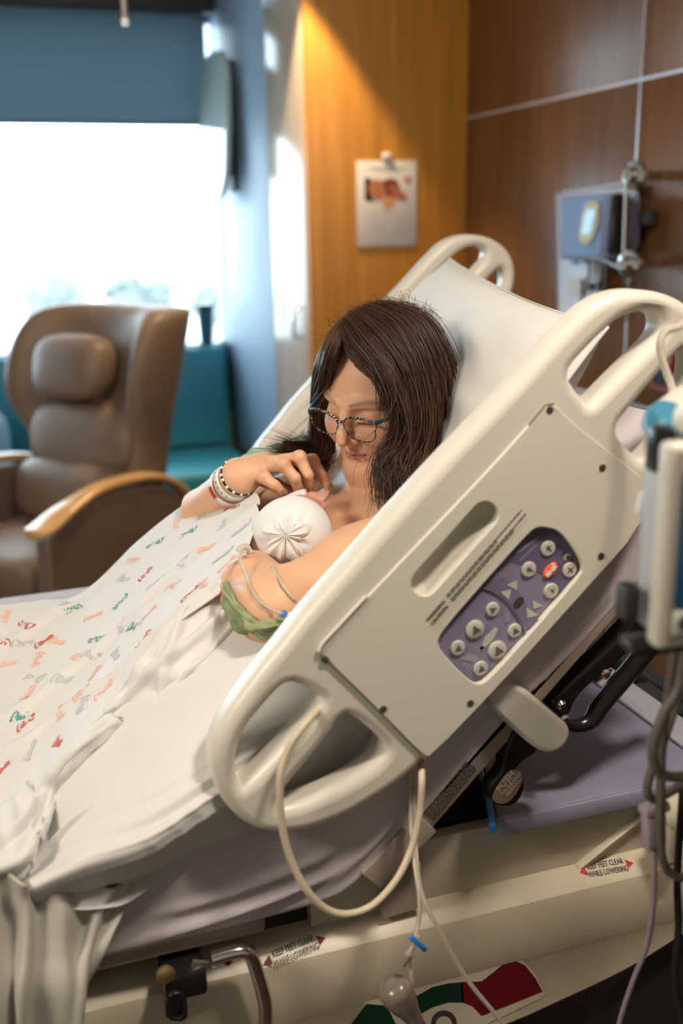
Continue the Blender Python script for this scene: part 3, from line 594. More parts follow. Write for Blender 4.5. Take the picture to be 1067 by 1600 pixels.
# far siderail: same shape, seen from its inner side
fp = P(735, 366, 1.90); npk = P(1000, 453, YN); dX, dZ = fp[0]-npk[0], fp[2]-npk[2]
far = plate('siderail', [L2(outer), L2(h1), L2(h2), L2(h3), L2(h4)], XZ(1.915)@Matrix.Translation((dX, dZ, 0)), 0.044, 0.013, M_['cream'], bed, res=5, label='far siderail behind the patient')
tube('panel_groove', [P(*p, 1.892) for p in [(492, 640), (470, 660), (441, 690), (436, 698), (436, 706), (441, 712)]], 0.0016, mat('cream_shadow_line', (0.50, 0.46, 0.38), 0.5), far, smooth_n=3)
fk = plate('keypad', [chaikin([xz(p, 1.892) for p in [(458, 690), (500, 640), (560, 575), (600, 590), (560, 680), (500, 740), (465, 712)]], 1)], XZ(1.892), 0.004, 0.001, M_['key'], far)
for p, r in (((485, 674), 10), ((466, 694), 9), ((508, 690), 9)):
    c = P(*p, 1.888); q = r*2.1/F; lathe('button', [(q, 0), (q, 0.002), (q*0.8, 0.003)], c, M_['btn'], far, axis=(0, -1, 0), seg=18)
    flat('button_symbol', [[(-.45*q, -.4*q), (.5*q, -.4*q), (0, .5*q)]], frame(c+np.array([0, -0.0032, 0]), (1, 0, 0), (0, 0, 1)), M_['glyph'], far)

# mattress: flat part and raised head part in one bent piece
HX, HZ = 0.36, 0.862                                       # fold of the upper surface at the near side
tdir = np.array([cos(radians(43.3)), 0, sin(radians(43.3))]); tn = np.array([-tdir[2], 0, tdir[0]])
def mrow(top_off, Y0, Y1):
    return None
prof_t = [(-1.25, 0.845), (-0.6, 0.85), (-0.1, 0.852), (0.22, 0.857), (0.33, 0.872), (0.42, 0.935), (0.56, 1.062), (0.68, 1.176), (0.762, 1.253), (0.783, 1.262), (0.80, 1.25)]
prof_b = [(-1.25, 0.715), (-0.6, 0.712), (-0.1, 0.710), (0.26, 0.712), (0.352, 0.735), (0.45, 0.822), (0.61, 0.968), (0.74, 1.09), (0.835, 1.18), (0.842, 1.20), (0.832, 1.222)]
top = catmull([(x, 0, z) for x, z in prof_t], 14); bot = catmull([(x, 0, z) for x, z in prof_b], 14); V = []; Fc = []; NR = len(top)
ysec = [(0.0, 0.5, 0), (0.0, 0.85, 0.012), (0.0, 1.0, 0.045), (0.25, 1.0, 0.2), (0.5, 1.0, 0.46), (0.75, 1.0, 0.7), (1.0, 1.0, 0.86), (1, 0.85, 1), (1, 0.5, 1)]
M0, M1 = 0.998, 1.86
ring = []
side = [(0, 0.04), (0, 0.012), (0.03, 0.005)]+[(t, 0.0) for t in np.linspace(0.06, 0.94, 26)]+[(0.97, 0.005), (1, 0.012), (1, 0.04)]; ns = len(side)
for t, yb in side: ring.append((t, M0+yb))
ring += [(1, 1.2), (1, 1.43), (1, 1.66)]
ring += [(t, M1-(y-M0)) for t, y in ring[:ns]][::-1]
ring += [(0, 1.66), (0, 1.43), (0, 1.2)]
n = len(ring)
for i in range(NR):
    for t, y in ring:
        sag = 0.018*math.exp(-((y-1.40)/0.25)**2)*max(0, min(1, (top[i][0]+0.1)/0.5))*(1 if t > 0.9 else 0)
        q = bot[i]*(1-t)+top[i]*t; d = top[i]-bot[i]; d = d/np.linalg.norm(d); q = q-d*sag
        if y < 1.03 and 0 < t < 1:
            x = q[0]; f = 0
            for (x0, x1, t0, t1, w_, h_) in ((0.06, 0.36, 0.08, 0.34, 0.045, 0.011), (0.10, 0.34, 0.30, 0.50, 0.040, 0.009), (0.28, 0.60, 0.18, 0.62, 0.05, 0.008), (0.38, 0.70, 0.55, 0.20, 0.06, 0.007), (-0.6, 0.1, 0.3, 0.2, 0.07, 0.008)):
                k = (x-x0)/(x1-x0)
                if 0 < k < 1: f += h_*math.exp(-((t-t0-(t1-t0)*k)/w_)**2)*sin(pi*k)
            y = y-f
        V.append((q[0], y, q[2]))
for i in range(NR-1):
    for j in range(n): Fc.append((i*n+j, (i+1)*n+j, (i+1)*n+(j+1) % n, i*n+(j+1) % n))
Fc += [tuple(range(n)), tuple((NR-1)*n+j for j in range(n))[::-1]]
mt = pyd('mattress', V, Fc, M_['sheet'], bed, smooth=70, label='mattress in a lilac grey fitted sheet')
# deck frame strip of the head section and its lower deck
def xbar(name, a, b, w_, h_, Y, dy, m, par=bed, bev=0.003, **k):
    a = np.array(a, float); b = np.array(b, float); c = (a+b)/2; d = b-a; L_ = np.linalg.norm(d); an = math.atan2(d[2], d[0])
    return box(name, c, (L_, dy, h_), m, par, rot=Matrix.Rotation(-an, 3, 'Y'), bev=bev, **k)
def strip(name, px_a, px_b, px_c, Y, dy, m, par=bed, bev=0.002):
    """bar in the XZ plane whose upper edge runs px_a->px_b and whose lower edge passes px_c"""
    a, b, c = P(*px_a, Y), P(*px_b, Y), P(*px_c, Y); u = (b-a)/np.linalg.norm(b-a); nn = np.array([u[2], 0, -u[0]]); w_ = (c-a)@nn
    an = math.atan2(u[2], u[0]); ctr = (a+b)/2+nn*w_/2; ctr[1] = Y+dy/2
    return box(name, ctr, (np.linalg.norm(b-a), dy, abs(w_)), m, par, rot=Matrix.Rotation(-an, 3, 'Y'), bev=bev)
st = strip('deck_frame', (640, 1293), (975, 906), (885, 1052), 0.998, 0.03, M_['taupe'])
strip('deck_lip', (650, 1268), (965, 908), (812, 1086), 1.004, 0.03, mat('lip_grey', (0.20, 0.165, 0.16), 0.5), bev=0.001)
strip('deck_frame_foot', (566, 1366), (655, 1275), (590, 1395), 0.990, 0.03, M_['taupe'])
box('deck_panel', (0.60, 1.43, 0.955), (0.58, 0.80, 0.016), M_['taupe'], bed, rot=Matrix.Rotation(-radians(43.3), 3, 'Y'), bev=0.003)
LM = frame(P(666, 1275, 0.9975), P(742, 1182, 1.0)-P(666, 1275, 1.0), (-0.7, 0, 0.7)); bars = []
for row in range(6):
    x = 0.0; y = 0.004-row*0.0035
    while x < 0.082: d = min(rng.uniform(.003, .010), 0.082-x); bars.append([(x, y), (x+d, y), (x+d, y+0.0019), (x, y+0.0019)]); x += d+0.0014
flat('fine_print', bars, LM, M_['ink'], st, up=0.0003, kind='stuff')
# siderail support tongue, black pivot arms, release lever
tg = plate('rail_tongue', [chaikin([xz(p, 0.99) for p in [(742, 1085), (790, 1050), (862, 1112), (880, 1126), (880, 1146), (862, 1166), (838, 1168), (812, 1150)]], 2)], XZ(0.985), 0.024, 0.006, M_['cream'], bed)
pv = plate('pivot_arm', [chaikin([xz(p, 1.03) for p in [(848, 1092), (862, 1078), (960, 990), (1000, 935), (1040, 905), (1060, 925), (1000, 985), (945, 1038), (912, 1062), (890, 1085), (880, 1112), (862, 1112)]], 1)], XZ(1.03), 0.03, 0.004, M_['black'], bed)
tube('pivot_link', [P(*p, 1.025) for p in [(872, 1126), (885, 1132), (905, 1134), (925, 1124), (940, 1100), (975, 1058), (1015, 1010), (1060, 965), (1100, 930)]], [0.008, 0.008, 0.010, 0.012, 0.013, 0.013, 0.013, 0.013, 0.013], M_['black'], pv, smooth_n=5)
for p, r in (((875, 1100), 0.006), ((880, 1123), 0.007), ((944, 1052), 0.007)): lathe('bolt', [(r, 0), (r, 0.004), (r*0.6, 0.007)], P(*p, 1.008), M_['chrome'], pv, axis=(0, -1, 0), seg=14)
tube('spring_lever', [P(930, 1062, 1.06), P(944, 1050, 1.05), P(952, 1044, 1.05)], 0.006, M_['chrome'], pv)
rl = plate('release_lever', [chaikin([xz(p, 1.0) for p in [(802, 1130), (832, 1150), (840, 1170), (812, 1188), (800, 1205), (817, 1216), (816, 1236), (800, 1258), (778, 1258), (764, 1250), (757, 1234), (764, 1220), (782, 1200), (782, 1180)]], 1)], XZ(1.005), 0.022, 0.004, M_['black'], bed)
LF = plate('lever_label', [chaikin([xz(p, 0.99) for p in [(768, 1248), (796, 1206), (812, 1204), (818, 1212), (817, 1226), (806, 1246), (794, 1257), (778, 1258)]], 1)], XZ(0.9935), 0.002, 0.0005, mat('lever_label_brown', (0.30, 0.22, 0.16), 0.4), rl)
ua = np.array([cos(radians(46)), 0, sin(radians(46))]); va = np.array([-ua[2], 0, ua[0]]); lo = P(779, 1243, 0.991)+np.array([0, -0.0005, 0])
pale = mat('pale_print', (0.62, 0.55, 0.45), 0.5)
text('label_text', 'PUSH', frame(lo+va*0.006+ua*0.004, ua, va), 0.0125, pale, rl)
text('label_text', 'TO RELEASE', frame(lo-va*0.003+ua*0.003, ua, va), 0.0064, pale, rl)
text('label_text', 'SIDERAIL', frame(lo-va*0.0095+ua*0.006, ua, va), 0.0064, pale, rl)
# upper frame with lavender tray
tA = PZ(774, 1276, 0.766); tB = PZ(756, 1200, 0.766)
tr = plate('tray', [[(tA[0], 1.024), (0.872, 1.024), (0.872, 1.86), (tB[0]+0.02, 1.86), (tB[0], tB[1])]], Matrix.Translation((0, 0, 0.759)), 0.014, 0.003, M_['lav'], bed, label='lavender tray under the raised head section')
box2('tray_lip', (tA[0], 1.020, 0.738), (0.872, 1.036, 0.764), M_['lav'], tr, bev=0.005)
box2('tray_end', (0.876, 1.02, 0.745), (0.930, 1.86, 0.768), mat('pale_lavender', (0.42, 0.42, 0.50), 0.3), tr, bev=0.003)
box2('end_bar', (0.935, 0.97, 0.735), (0.962, 1.30, 0.765), M_['dark'], tr, bev=0.004)
box2('end_bar', (0.936, 1.05, 0.762), (0.960, 1.24, 0.767), M_['green'], tr, bev=0.001)
box2('end_bar', (0.966, 0.97, 0.715), (0.99, 1.88, 0.770), M_['dark'], tr, bev=0.004)
box2('frame_side', (0.30, 1.045, 0.615), (0.98, 1.065, 0.742), M_['khaki'], bed, bev=0.003)
box2('frame_side', (-1.2, 1.06, 0.64), (0.30, 1.08, 0.71), M_['dark'], bed, bev=0.003)
box2('frame_side', (-1.2, 1.80, 0.60), (0.98, 1.82, 0.742), M_['khaki'], bed, bev=0.003)
pyd('frame_cheek', [P(594, 1430, 1.03), P(594, 1345, 1.03), P(640, 1335, 1.03), P(655, 1345, 1.03), P(655, 1412, 1.03)], [(0, 1, 2, 3, 4)], M_['taupe'], bed, smooth=0).modifiers.new('s', 'SOLIDIFY').thickness = 0.008
box2('under_tray', (-1.15, 1.08, 0.60), (0.95, 1.80, 0.615), M_['dark'], bed, bev=0.003)
tube('brace', [P(903, 1356, 1.043), P(945, 1322, 1.043), P(1012, 1268, 1.043)], 0.0075, M_['khaki'], bed, seg=6)
lk = box('head_link', P(1050, 1290, 1.0), (0.03, 0.03, 0.11), M_['khaki'], bed, rot=Matrix.Rotation(radians(8), 3, 'Y'), bev=0.010, seg=3)
lathe('link_cap', [(0.028, 0), (0.028, 0.014), (0.018, 0.022), (0.004, 0.024)], P(1058, 1262, 0.99), M_['khaki'], lk, axis=(0, -1, 0.15), seg=24)
# foot-end deck, mattress board visible under the sheet
box2('deck_board', (-1.2, 1.01, 0.688), (0.235, 1.85, 0.709), M_['taupe'], bed, bev=0.006)
# lower side cover: a long moulded panel with a sloped shoulder
prof = [(1.06, 0.654), (1.045, 0.654), (1.024, 0.6447), (1.014, 0.636), (1.010, 0.622), (1.009, 0.556), (1.011, 0.551), (1.011, 0.48), (1.018, 0.47), (1.06, 0.47)]
def zlow(x): return float(np.interp(x, [-1.2, 0.5, 0.585, 0.645, 0.70, 0.753, 0.80, 0.836, 1.05], [0.43, 0.440, 0.449, 0.461, 0.471, 0.484, 0.500, 0.516, 0.60]))
V = []; Fc = []; xs = np.linspace(-1.2, 1.05, 60); n = len(prof)
for x in xs:
    for y, z in prof:
        zz = z if z > 0.6 else (zlow(x)+(z-0.47) if z < 0.5 else max(z, zlow(x)+0.02+(z-0.47)*0.05))
        V.append((x, y, zz+0.0))
for i in range(len(xs)-1):
    for j in range(n): Fc.append((i*n+j, i*n+(j+1) % n, (i+1)*n+(j+1) % n, (i+1)*n+j))
Fc += [tuple(range(n)), tuple((len(xs)-1)*n+j for j in range(n))[::-1]]
base = pyd('side_cover', V, Fc, M_['khaki'], bed, smooth=30, label='moulded cream lower side cover with printed warnings')
box2('side_cover', (-1.2, 1.84, 0.52), (1.05, 1.90, 0.642), M_['khaki'], bed, bev=0.02)
for (pA, pB, pC, c1) in [((905, 1364), (989, 1349), (947, 1358), 'red'), ((412, 1506), (508, 1466), (462, 1490), 'redshade')]:
    def onslope(p):                                  # the sloping shoulder: z = 0.634 + 0.444 (y - 1.0)
        r = ray(*p); t = (0.634-0.444-CAM[2])/(r[2]-0.444*r[1]); return CAM+r*t
    A = onslope(pA); B = onslope(pB); u = (B-A)/np.linalg.norm(B-A); v = np.array([0, 0.914, 0.406]); D = np.linalg.norm(B-A)
    G = frame(A+np.array([0, -0.0004, 0.0010]), u, v)
    for pl in [[(0, 0), (0.010, -0.006), (0.010, 0.007)], [(D, 0), (D-0.010, 0.007), (D-0.010, -0.006)]]: flat('warning_arrow', [pl], G, M_[c1], base)
    text('warning_text', 'KEEP FEET CLEAR', G@Matrix.Translation((D/2, 0.0058, 0)), 0.0115, M_['glyph'], base, 'CENTER', sx=0.62)
    text('warning_text', 'WHILE LOWERING', G@Matrix.Translation((D/2, -0.0058, 0)), 0.0115, M_['glyph'], base, 'CENTER', sx=0.62)
# angle gauge decal on the lower cover
YD = 1.0105
def dflat(name, polys, m, up): return flat(name, [[xz(p, YD) for p in pl] for pl in polys], XZ(YD), m, base, up=up)
dflat('gauge_decal', [[(560, 1600), (575, 1545), (610, 1515), (660, 1487), (720, 1473), (770, 1472), (800, 1484), (835, 1520), (852, 1553), (845, 1560), (760, 1600)]], mat('decal_pale', (0.58, 0.53, 0.42), 0.4), 0.0003)
dflat('gauge_red', [[(720, 1534), (752, 1533), (775, 1515), (797, 1497), (820, 1508), (836, 1528), (847, 1549), (800, 1568), (752, 1587), (738, 1572), (722, 1566)]], M_['redshade'], 0.0006)
for pl in [[(650, 1556), (675, 1542), (700, 1536), (722, 1534), (724, 1566), (700, 1566), (676, 1573), (655, 1585)], [(548, 1600), (572, 1568), (604, 1571), (618, 1600)]]: dflat('gauge_green', [pl], M_['green'], 0.0006)
dflat('gauge_ring', [circ(693, 1598, 20, 24)], M_['ink'], 0.0008); dflat('gauge_ring', [circ(693, 1600, 13, 20)], M_['khaki'], 0.001)
# black strap bundle with bright blue edge inside the frame
bagm = bmesh.new(); bmesh.ops.create_uvsphere(bagm, u_segments=30, v_segments=18, radius=1)
bc = P(705, 1262, 1.12)
for v in bagm.verts:
    x, y, z = v.co; v.co = Vector((bc[0]+0.075*x, bc[1]+0.05*y, bc[2]+0.055*z))+Vector(0.006*np.array([sin(30*x+9*z), sin(25*y+20*z), sin(28*z+14*x)]))
bg_ = tag(from_bm('black_bag', bagm, M_['blackmatt'], None, smooth=180), 'crumpled black bag stuffed in the bed frame beside the blue hose', 'bag')
hs = tube('blue_hose', [PZ(*p, 0.772) for p in [(733, 1165), (743, 1186), (752, 1212), (760, 1240), (766, 1268), (771, 1297)]], 0.0050, M_['bluee'], smooth_n=5)
tag(hs, 'bright blue hose curving down beside the lavender tray', 'hose')
# chrome accessory bar and black latch under the foot deck
cb = tube('accessory_bar', [P(*p, 0.985) for p in [(330, 1498), (360, 1489), (382, 1486), (392, 1494), (400, 1515), (410, 1550), (415, 1580), (412, 1640)]], 0.0085, M_['chrome'], bed, smooth_n=5, label='bent chrome rod under the foot deck')
lt = box('latch_block', P(285, 1520, 1.0), (0.05, 0.05, 0.035), M_['black'], bed, bev=0.006)
lathe('latch_button', [(0.011, 0), (0.011, 0.004), (0.008, 0.006)], P(258, 1521, 0.974), mat('brass', (0.45, 0.32, 0.16), 0.3, 0.8), lt, axis=(0, -1, 0))
plate('latch_handle', [chaikin([xz(p, 0.975) for p in [(262, 1548), (285, 1545), (292, 1560), (292, 1592), (258, 1590), (258, 1565)]], 1), chaikin([xz(p, 0.975) for p in [(267, 1558), (280, 1556), (284, 1565), (284, 1586), (265, 1585)]], 1)], XZ(0.975), 0.012, 0.002, M_['black'], lt)
plate('latch_plate', [chaikin([xz(p, 0.975) for p in [(267, 1558), (280, 1556), (284, 1565), (284, 1586), (265, 1585)]], 1)], XZ(0.978), 0.004, 0.001, M_['dark'], lt)
for i, (p, m) in enumerate([((345, 1502), 'white'), ((312, 1508), 'steel'), ((352, 1497), 'red')]): box('label_tag', P(*p, 0.985), (0.02, 0.004, 0.012), M_[m], lt, rot=Matrix.Rotation(0.4*i, 3, 'Y'), bev=0.001)
# casters and lift columns
for x, y in ((0.95, 1.12), (0.95, 1.72), (-1.0, 1.12), (-1.0, 1.72)):
    lathe('caster', [(0.02, -0.022), (0.068, -0.02), (0.075, -0.010), (0.075, 0.010), (0.068, 0.02), (0.02, 0.022)], (x, y, 0.076), M_['dark'], bed, axis=(0, 1, 0))
    box2('caster_fork', (x-0.03, y-0.035, 0.10), (x+0.03, y+0.035, 0.20), M_['taupe'], bed, bev=0.008)
box2('lower_frame', (-1.1, 1.10, 0.18), (1.02, 1.74, 0.24), M_['dark'], bed, bev=0.01)
for x in (0.62, -0.75): box2('lift_column', (x-0.09, 1.33, 0.23), (x+0.09, 1.51, 0.61), M_['dark'], bed, bev=0.008)
lathe('wheel_cover', [(0.02, -0.02), (0.10, -0.018), (0.115, 0), (0.10, 0.018), (0.02, 0.02)], P(1016, 1552, 1.06), M_['dark'], bed, axis=(0, 1, 0.1), seg=32)

# ------------------------------------------------------------------ pillows
def pillow(name, c, ax, ay, az, L_, W_, T_, m, label, seed, corner=0.16, seam=True, group=None, dent=None):
    ax, ay, az = [np.array(q, float)/np.linalg.norm(q) for q in (ax, ay, az)]; n = 60; r = 44; u = np.linspace(-1, 1, n); v = np.linspace(-1, 1, r); uu, vv = np.meshgrid(u, v, indexing='ij')
    def half(s):
        h = (np.clip(1-np.abs(uu)**2.6, 0, 1)*np.clip(1-np.abs(vv)**2.4, 0, 1))**0.52
        ed = 1-corner*(1-np.abs(uu)**2)*0-0.0
        x = uu*(1-0.045*(1-vv**2)*np.abs(uu)**3); y = vv*(1-0.05*(1-uu**2)*np.abs(vv)**3)
        wr = smooth_noise(uu*1.0, vv, 1.6, seed+(1 if s > 0 else 2))*0.10+smooth_noise(uu*2.2, vv*0.6, 2.4, seed+5)*0.05
        z = s*T_/2*h*(1+wr)
        S = np.array(c)+x[..., None]*ax*L_/2+y[..., None]*ay*W_/2+z[..., None]*az
        if dent is not None:
            for (dc, dr, dd) in dent:
                q = np.linalg.norm(S-np.array(dc), axis=-1); S = S-az*(dd*np.exp(-(q/dr)**2)*(1 if s > 0 else 0))[..., None]
        return S
    A, B = half(1), half(-1); V = np.concatenate([A.reshape(-1, 3), B.reshape(-1, 3)]); o = n*r
    i, j = np.meshgrid(np.arange(n-1), np.arange(r-1), indexing='ij'); a = (i*r+j).ravel(); q = np.stack([a, a+r, a+r+1, a+1], -1)
    me = fast_mesh(name, V, np.concatenate([q, q[:, ::-1]+o])); bm = bmesh.new(); bm.from_mesh(me); bmesh.ops.remove_doubles(bm, verts=bm.verts, dist=1e-5); bm.to_mesh(me); bm.free()
    ob = link(name, me, m, None, smooth=180); tag(ob, label, 'pillow', group)
    if seam:
        rim = list(A[:, 0])+list(A[-1, 1:])+list(A[::-1, -1][1:])+list(A[0, ::-1][1:-1]); tube('seam', rim, 0.0022, m, ob, seg=5, closed=True, smooth=180)
    return ob
hp_t = P(690, 428, 1.78); 
pc_ = np.array([0.655, 1.425, 1.205]); nrm = np.array([-0.69, 0, 0.725]); pax = np.array([0.725, 0, 0.69])
pillow('pillow', (0.624, 1.45, 1.207), (0.56, -0.10, 0.82), (0.17, 0.98, 0.075), (-0.83, 0.06, 0.56), 0.47, 0.74, 0.17, M_['linen'], 'large white pillow behind the head of the woman', 3, dent=[((0.56, 1.40, 1.20), 0.17, 0.06), ((0.50, 1.32, 1.08), 0.16, 0.05)])
GP = [[(62, 1255, 1.115), (50, 1310, 1.07), (42, 1350, 1.03), (34, 1390, 0.97), (25, 1430, 0.985)],
      [(108, 1175, 1.13), (118, 1240, 1.055), (125, 1300, 1.0), (130, 1352, 0.950), (132, 1400, 0.986)],
      [(185, 1100, 1.15), (212, 1180, 1.045), (228, 1250, 0.985), (235, 1318, 0.945), (222, 1368, 0.984)],
      [(262, 1035, 1.16), (298, 1115, 1.05), (318, 1190, 0.995), (325, 1260, 0.960), (322, 1320, 0.986)],
      [(335, 985, 1.16), (375, 1058, 1.06), (400, 1130, 1.012), (415, 1200, 1.004), (412, 1295, 1.01)],
      [(405, 950, 1.16), (450, 1025, 1.07), (480, 1090, 1.03), (500, 1160, 1.02), (502, 1242, 1.03)],
      [(485, 945, 1.16), (530, 1015, 1.10), (560, 1080, 1.06), (576, 1130, 1.05), (584, 1172, 1.05)]]
FS = sheet([[P(*p) for p in r] for r in GP], 110, 80); u_, v_ = np.meshgrid(np.linspace(-1, 1, 110), np.linspace(-1, 1, 80), indexing='ij'); fn = normals(FS); fn = fn if fn[..., 1].mean() < 0 else -fn
hh = (np.clip(1-np.abs(u_)**3, 0, 1)*np.clip(1-np.abs(v_)**3, 0, 1))**0.5
wr = 0.0035*smooth_noise(u_, v_, 1.3, 77)*hh
for sl_, c0, w_, h_ in ((0.10, 0.22, 0.030, 0.0045), (0.14, 0.32, 0.022, -0.003), (0.02, 0.42, 0.022, 0.004), (0.20, 0.05, 0.02, 0.003), (-0.1, 0.60, 0.03, 0.003)): wr = wr+h_*np.exp(-((v_-c0-sl_*u_)/w_)**2)*np.clip(1-np.abs(u_), 0, 1)**0.5*hh
for c0 in (-0.35, -0.2, -0.08, 0.05, 0.2): wr = wr+0.0025*np.exp(-((u_-c0-0.25*(v_-0.4))/0.022)**2)*np.exp(-((v_-0.48)/0.16)**2)
FA = FS+fn*wr[..., None]; FB = FS-fn*(0.10*hh)[..., None]; o_ = FS.shape[0]*FS.shape[1]; i_, j_ = np.meshgrid(np.arange(109), np.arange(79), indexing='ij'); a_ = (i_*80+j_).ravel(); q_ = np.stack([a_, a_+80, a_+81, a_+1], -1)
me = fast_mesh('pillow', np.concatenate([FA.reshape(-1, 3), FB.reshape(-1, 3)]), np.concatenate([q_, q_[:, ::-1]+o_])); bm = bmesh.new(); bm.from_mesh(me); bmesh.ops.remove_doubles(bm, verts=bm.verts, dist=1e-5); bmesh.ops.recalc_face_normals(bm, faces=bm.faces); bm.to_mesh(me); bm.free()
p2 = tag(link('pillow', me, M_['linen'], None, smooth=180), 'white pillow lying along the near side of the mattress under the elbow', 'pillow')
tube('seam', list(FA[:, 0])+list(FA[-1, 1:])+list(FA[::-1, -1][1:])+list(FA[0, ::-1][1:-1]), 0.0010, M_['linen'], p2, seg=5, closed=True, smooth=180)
# ------------------------------------------------------------------ blanket surface
GR = [[(388, 766, 1.46), (403, 774, 1.385), (405, 798, 1.320), (394, 838, 1.262), (374, 880, 1.205), (345, 925, 1.175)],
      [(345, 774, 1.52), (372, 790, 1.42), (366, 830, 1.33), (352, 870, 1.26), (336, 905, 1.21), (320, 945, 1.175)],
      [(300, 787, 1.55), (320, 815, 1.45), (316, 860, 1.35), (302, 905, 1.27), (287, 945, 1.21), (270, 985, 1.165)],
      [(215, 852, 1.56), (240, 875, 1.46), (245, 915, 1.36), (236, 960, 1.28), (230, 1000, 1.215), (222, 1050, 1.155)],
      [(130, 930, 1.56), (160, 945, 1.47), (176, 980, 1.37), (180, 1020, 1.29), (176, 1060, 1.215), (166, 1115, 1.15)],
      [(60, 944, 1.56), (86, 975, 1.48), (105, 1020, 1.38), (115, 1070, 1.295), (116, 1110, 1.215), (112, 1160, 1.14)],
      [(0, 950, 1.56), (20, 1000, 1.48), (36, 1060, 1.38), (50, 1120, 1.285), (57, 1180, 1.20), (58, 1250, 1.12)],
      [(-70, 955, 1.58), (-50, 1010, 1.5), (-35, 1080, 1.4), (-20, 1160, 1.3), (-5, 1235, 1.20), (18, 1296, 1.11)],
      [(-160, 965, 1.6), (-140, 1030, 1.5), (-120, 1110, 1.4), (-100, 1200, 1.3), (-85, 1280, 1.2), (-70, 1345, 1.1)],
      [(-300, 990, 1.6), (-280, 1050, 1.5), (-260, 1130, 1.4), (-240, 1220, 1.3), (-220, 1300, 1.2), (-200, 1370, 1.1)]]
W3 = [[PB(*p) for p in r] for r in GR]
for k in (0.30, 0.60):
    last = W3[9]; W3.append([q+np.array([-k, 0.02*sin(i+9*k), max(0.885-q[2], 0)*1.0+(0.03 if 1 < i < 4 else 0.0)]) for i, q in enumerate(last)])
W3 = [[r[0]+np.array([0, 0.10, -0.10]), r[0]+np.array([0, 0.035, -0.016])]+r for r in W3]
NU, NV = 260, 150
S = sheet(W3, NU, NV); uu, vv = np.meshgrid(np.linspace(0, 1, NU), np.linspace(0, 1, NV), indexing='ij')
nn = normals(S); 
if (nn[..., 2].mean() < 0): nn = -nn
fold = 0.0035*smooth_noise(uu*2, vv, 2.2, 21)+0.0018*smooth_noise(uu*2.2, vv, 6, 22)
ridge = lambda c, w_, h: h*np.exp(-((c)/w_)**2)
fold += ridge(vv-0.62-0.18*(uu-0.4)+0.02*np.sin(uu*9), 0.018, 0.006)+ridge(vv-0.80+0.30*(uu-0.5), 0.014, 0.006)+ridge(vv-0.46-0.5*(uu-0.6), 0.016, 0.005)*(uu > 0.3)
S = S+nn*fold[..., None]
from mathutils import kdtree
nn = nn/np.linalg.norm(nn, axis=-1, keepdims=True); _kd = kdtree.KDTree(NU*NV); _SF = S.reshape(-1, 3); _NF = nn.reshape(-1, 3)
for i in range(NU*NV): _kd.insert(_SF[i], i)
_kd.balance()
def tuck(V, skip=None, gap=0.006):
    """press whatever lies under the blanket down until the blanket covers it"""
    V = V.copy()
    for i in range(len(V)):
        if skip is not None and skip[i]: continue
        co, k, dist = _kd.find(V[i])
        if dist > 0.12: continue
        r_, c_ = divmod(k, NV)
        if c_ in (0, NV-1) or r_ in (0, NU-1): 
            if dist > 0.02: continue
        h = (V[i]-_SF[k])@_NF[k]
        if h > -gap: V[i] = V[i]-_NF[k]*(h+gap)
    return V
# ------------------------------------------------------------------ the woman
def cv(x, y, z): v = RGT*x+UPV*y-FWD*z; return v/np.linalg.norm(v)
He = cv(0.785, -0.225, 0.577); Hu = cv(-0.135, 0.838, 0.525); Hu = Hu-He*(He@Hu); Hu /= np.linalg.norm(Hu); Hf = np.cross(He, Hu)
HS = 0.94
H0 = P(540, 651, 1.335)-HS*(0.100*Hf+0.006*Hu)
def hl(x, f, u): return H0+HS*(x*He+f*Hf+u*Hu)
HR = np.stack([He, Hf, Hu], 1)
NB = P(628, 768, 1.40); S_ = np.array([0.73, 0, 0.684]); N_ = np.array([-0.684, 0, 0.73]); BR = np.stack([S_, [0, 1, 0], N_], 1)
shN = P(656, 829, 1.240); elN = P(424, 952, 1.125); wrN = P(330, 860, 1.36)
shF = P(552, 752, 1.56); elF = P(285, 835, 1.60); WR = P(372, 747, 1.430)
chest = NB-S_*0.155-N_*0.012
def add_body(s):
    s.ell(chest, (0.175, 0.160, 0.105), 0.03, BR)
    s.ell(chest-S_*0.20-N_*0.0, (0.15, 0.135, 0.095), 0.05, BR)
    s.ell((0.19, 1.39, 0.925), (0.13, 0.165, 0.105), 0.06)
    for y in (-0.075, 0.075):
        s.ell(chest+N_*0.062-S_*0.035+np.array([0, y, 0]), (0.072, 0.068, 0.058), 0.03, BR)
    s.cone(NB-S_*0.02, hl(0, -0.015, -0.055), 0.056, 0.050, 0.03)
    s.cone(NB-S_*0.03, shN+S_*0.01, 0.052, 0.054, 0.03); s.cone(NB-S_*0.03, shF+S_*0.01, 0.052, 0.050, 0.03)
    s.cone(NB+N_*0.035-S_*0.055, shN+N_*0.03-S_*0.01, 0.010, 0.009, 0.03); s.cone(NB+N_*0.035-S_*0.055, shF+N_*0.03, 0.010, 0.009, 0.03)
    m = shN*0.55+elN*0.45
    s.chain([shN, m+np.array([0, 0, -0.004]), elN], [0.050, 0.048, 0.039], 0.03)
    s.chain([elN, elN*0.65+wrN*0.35, wrN], [0.043, 0.043, 0.029], 0.02)
    s.cone(wrN, wrN+np.array([-0.06, 0.06, -0.01]), 0.028, 0.018, 0.02)
    s.chain([shF, elF], [0.050, 0.041], 0.03); s.chain([elF, elF*0.6+WR*0.4, WR], [0.042, 0.037, 0.0260], 0.012)
    for y in (1.34, 1.52): s.chain([(0.14, y, 0.885), (-0.28, y+(y-1.39)*0.3, 0.875), (-0.66, y, 0.870)], [0.080, 0.055, 0.040], 0.04); s.cone((-0.66, y, 0.872), (-0.72, y, 0.92), 0.035, 0.026, 0.03)
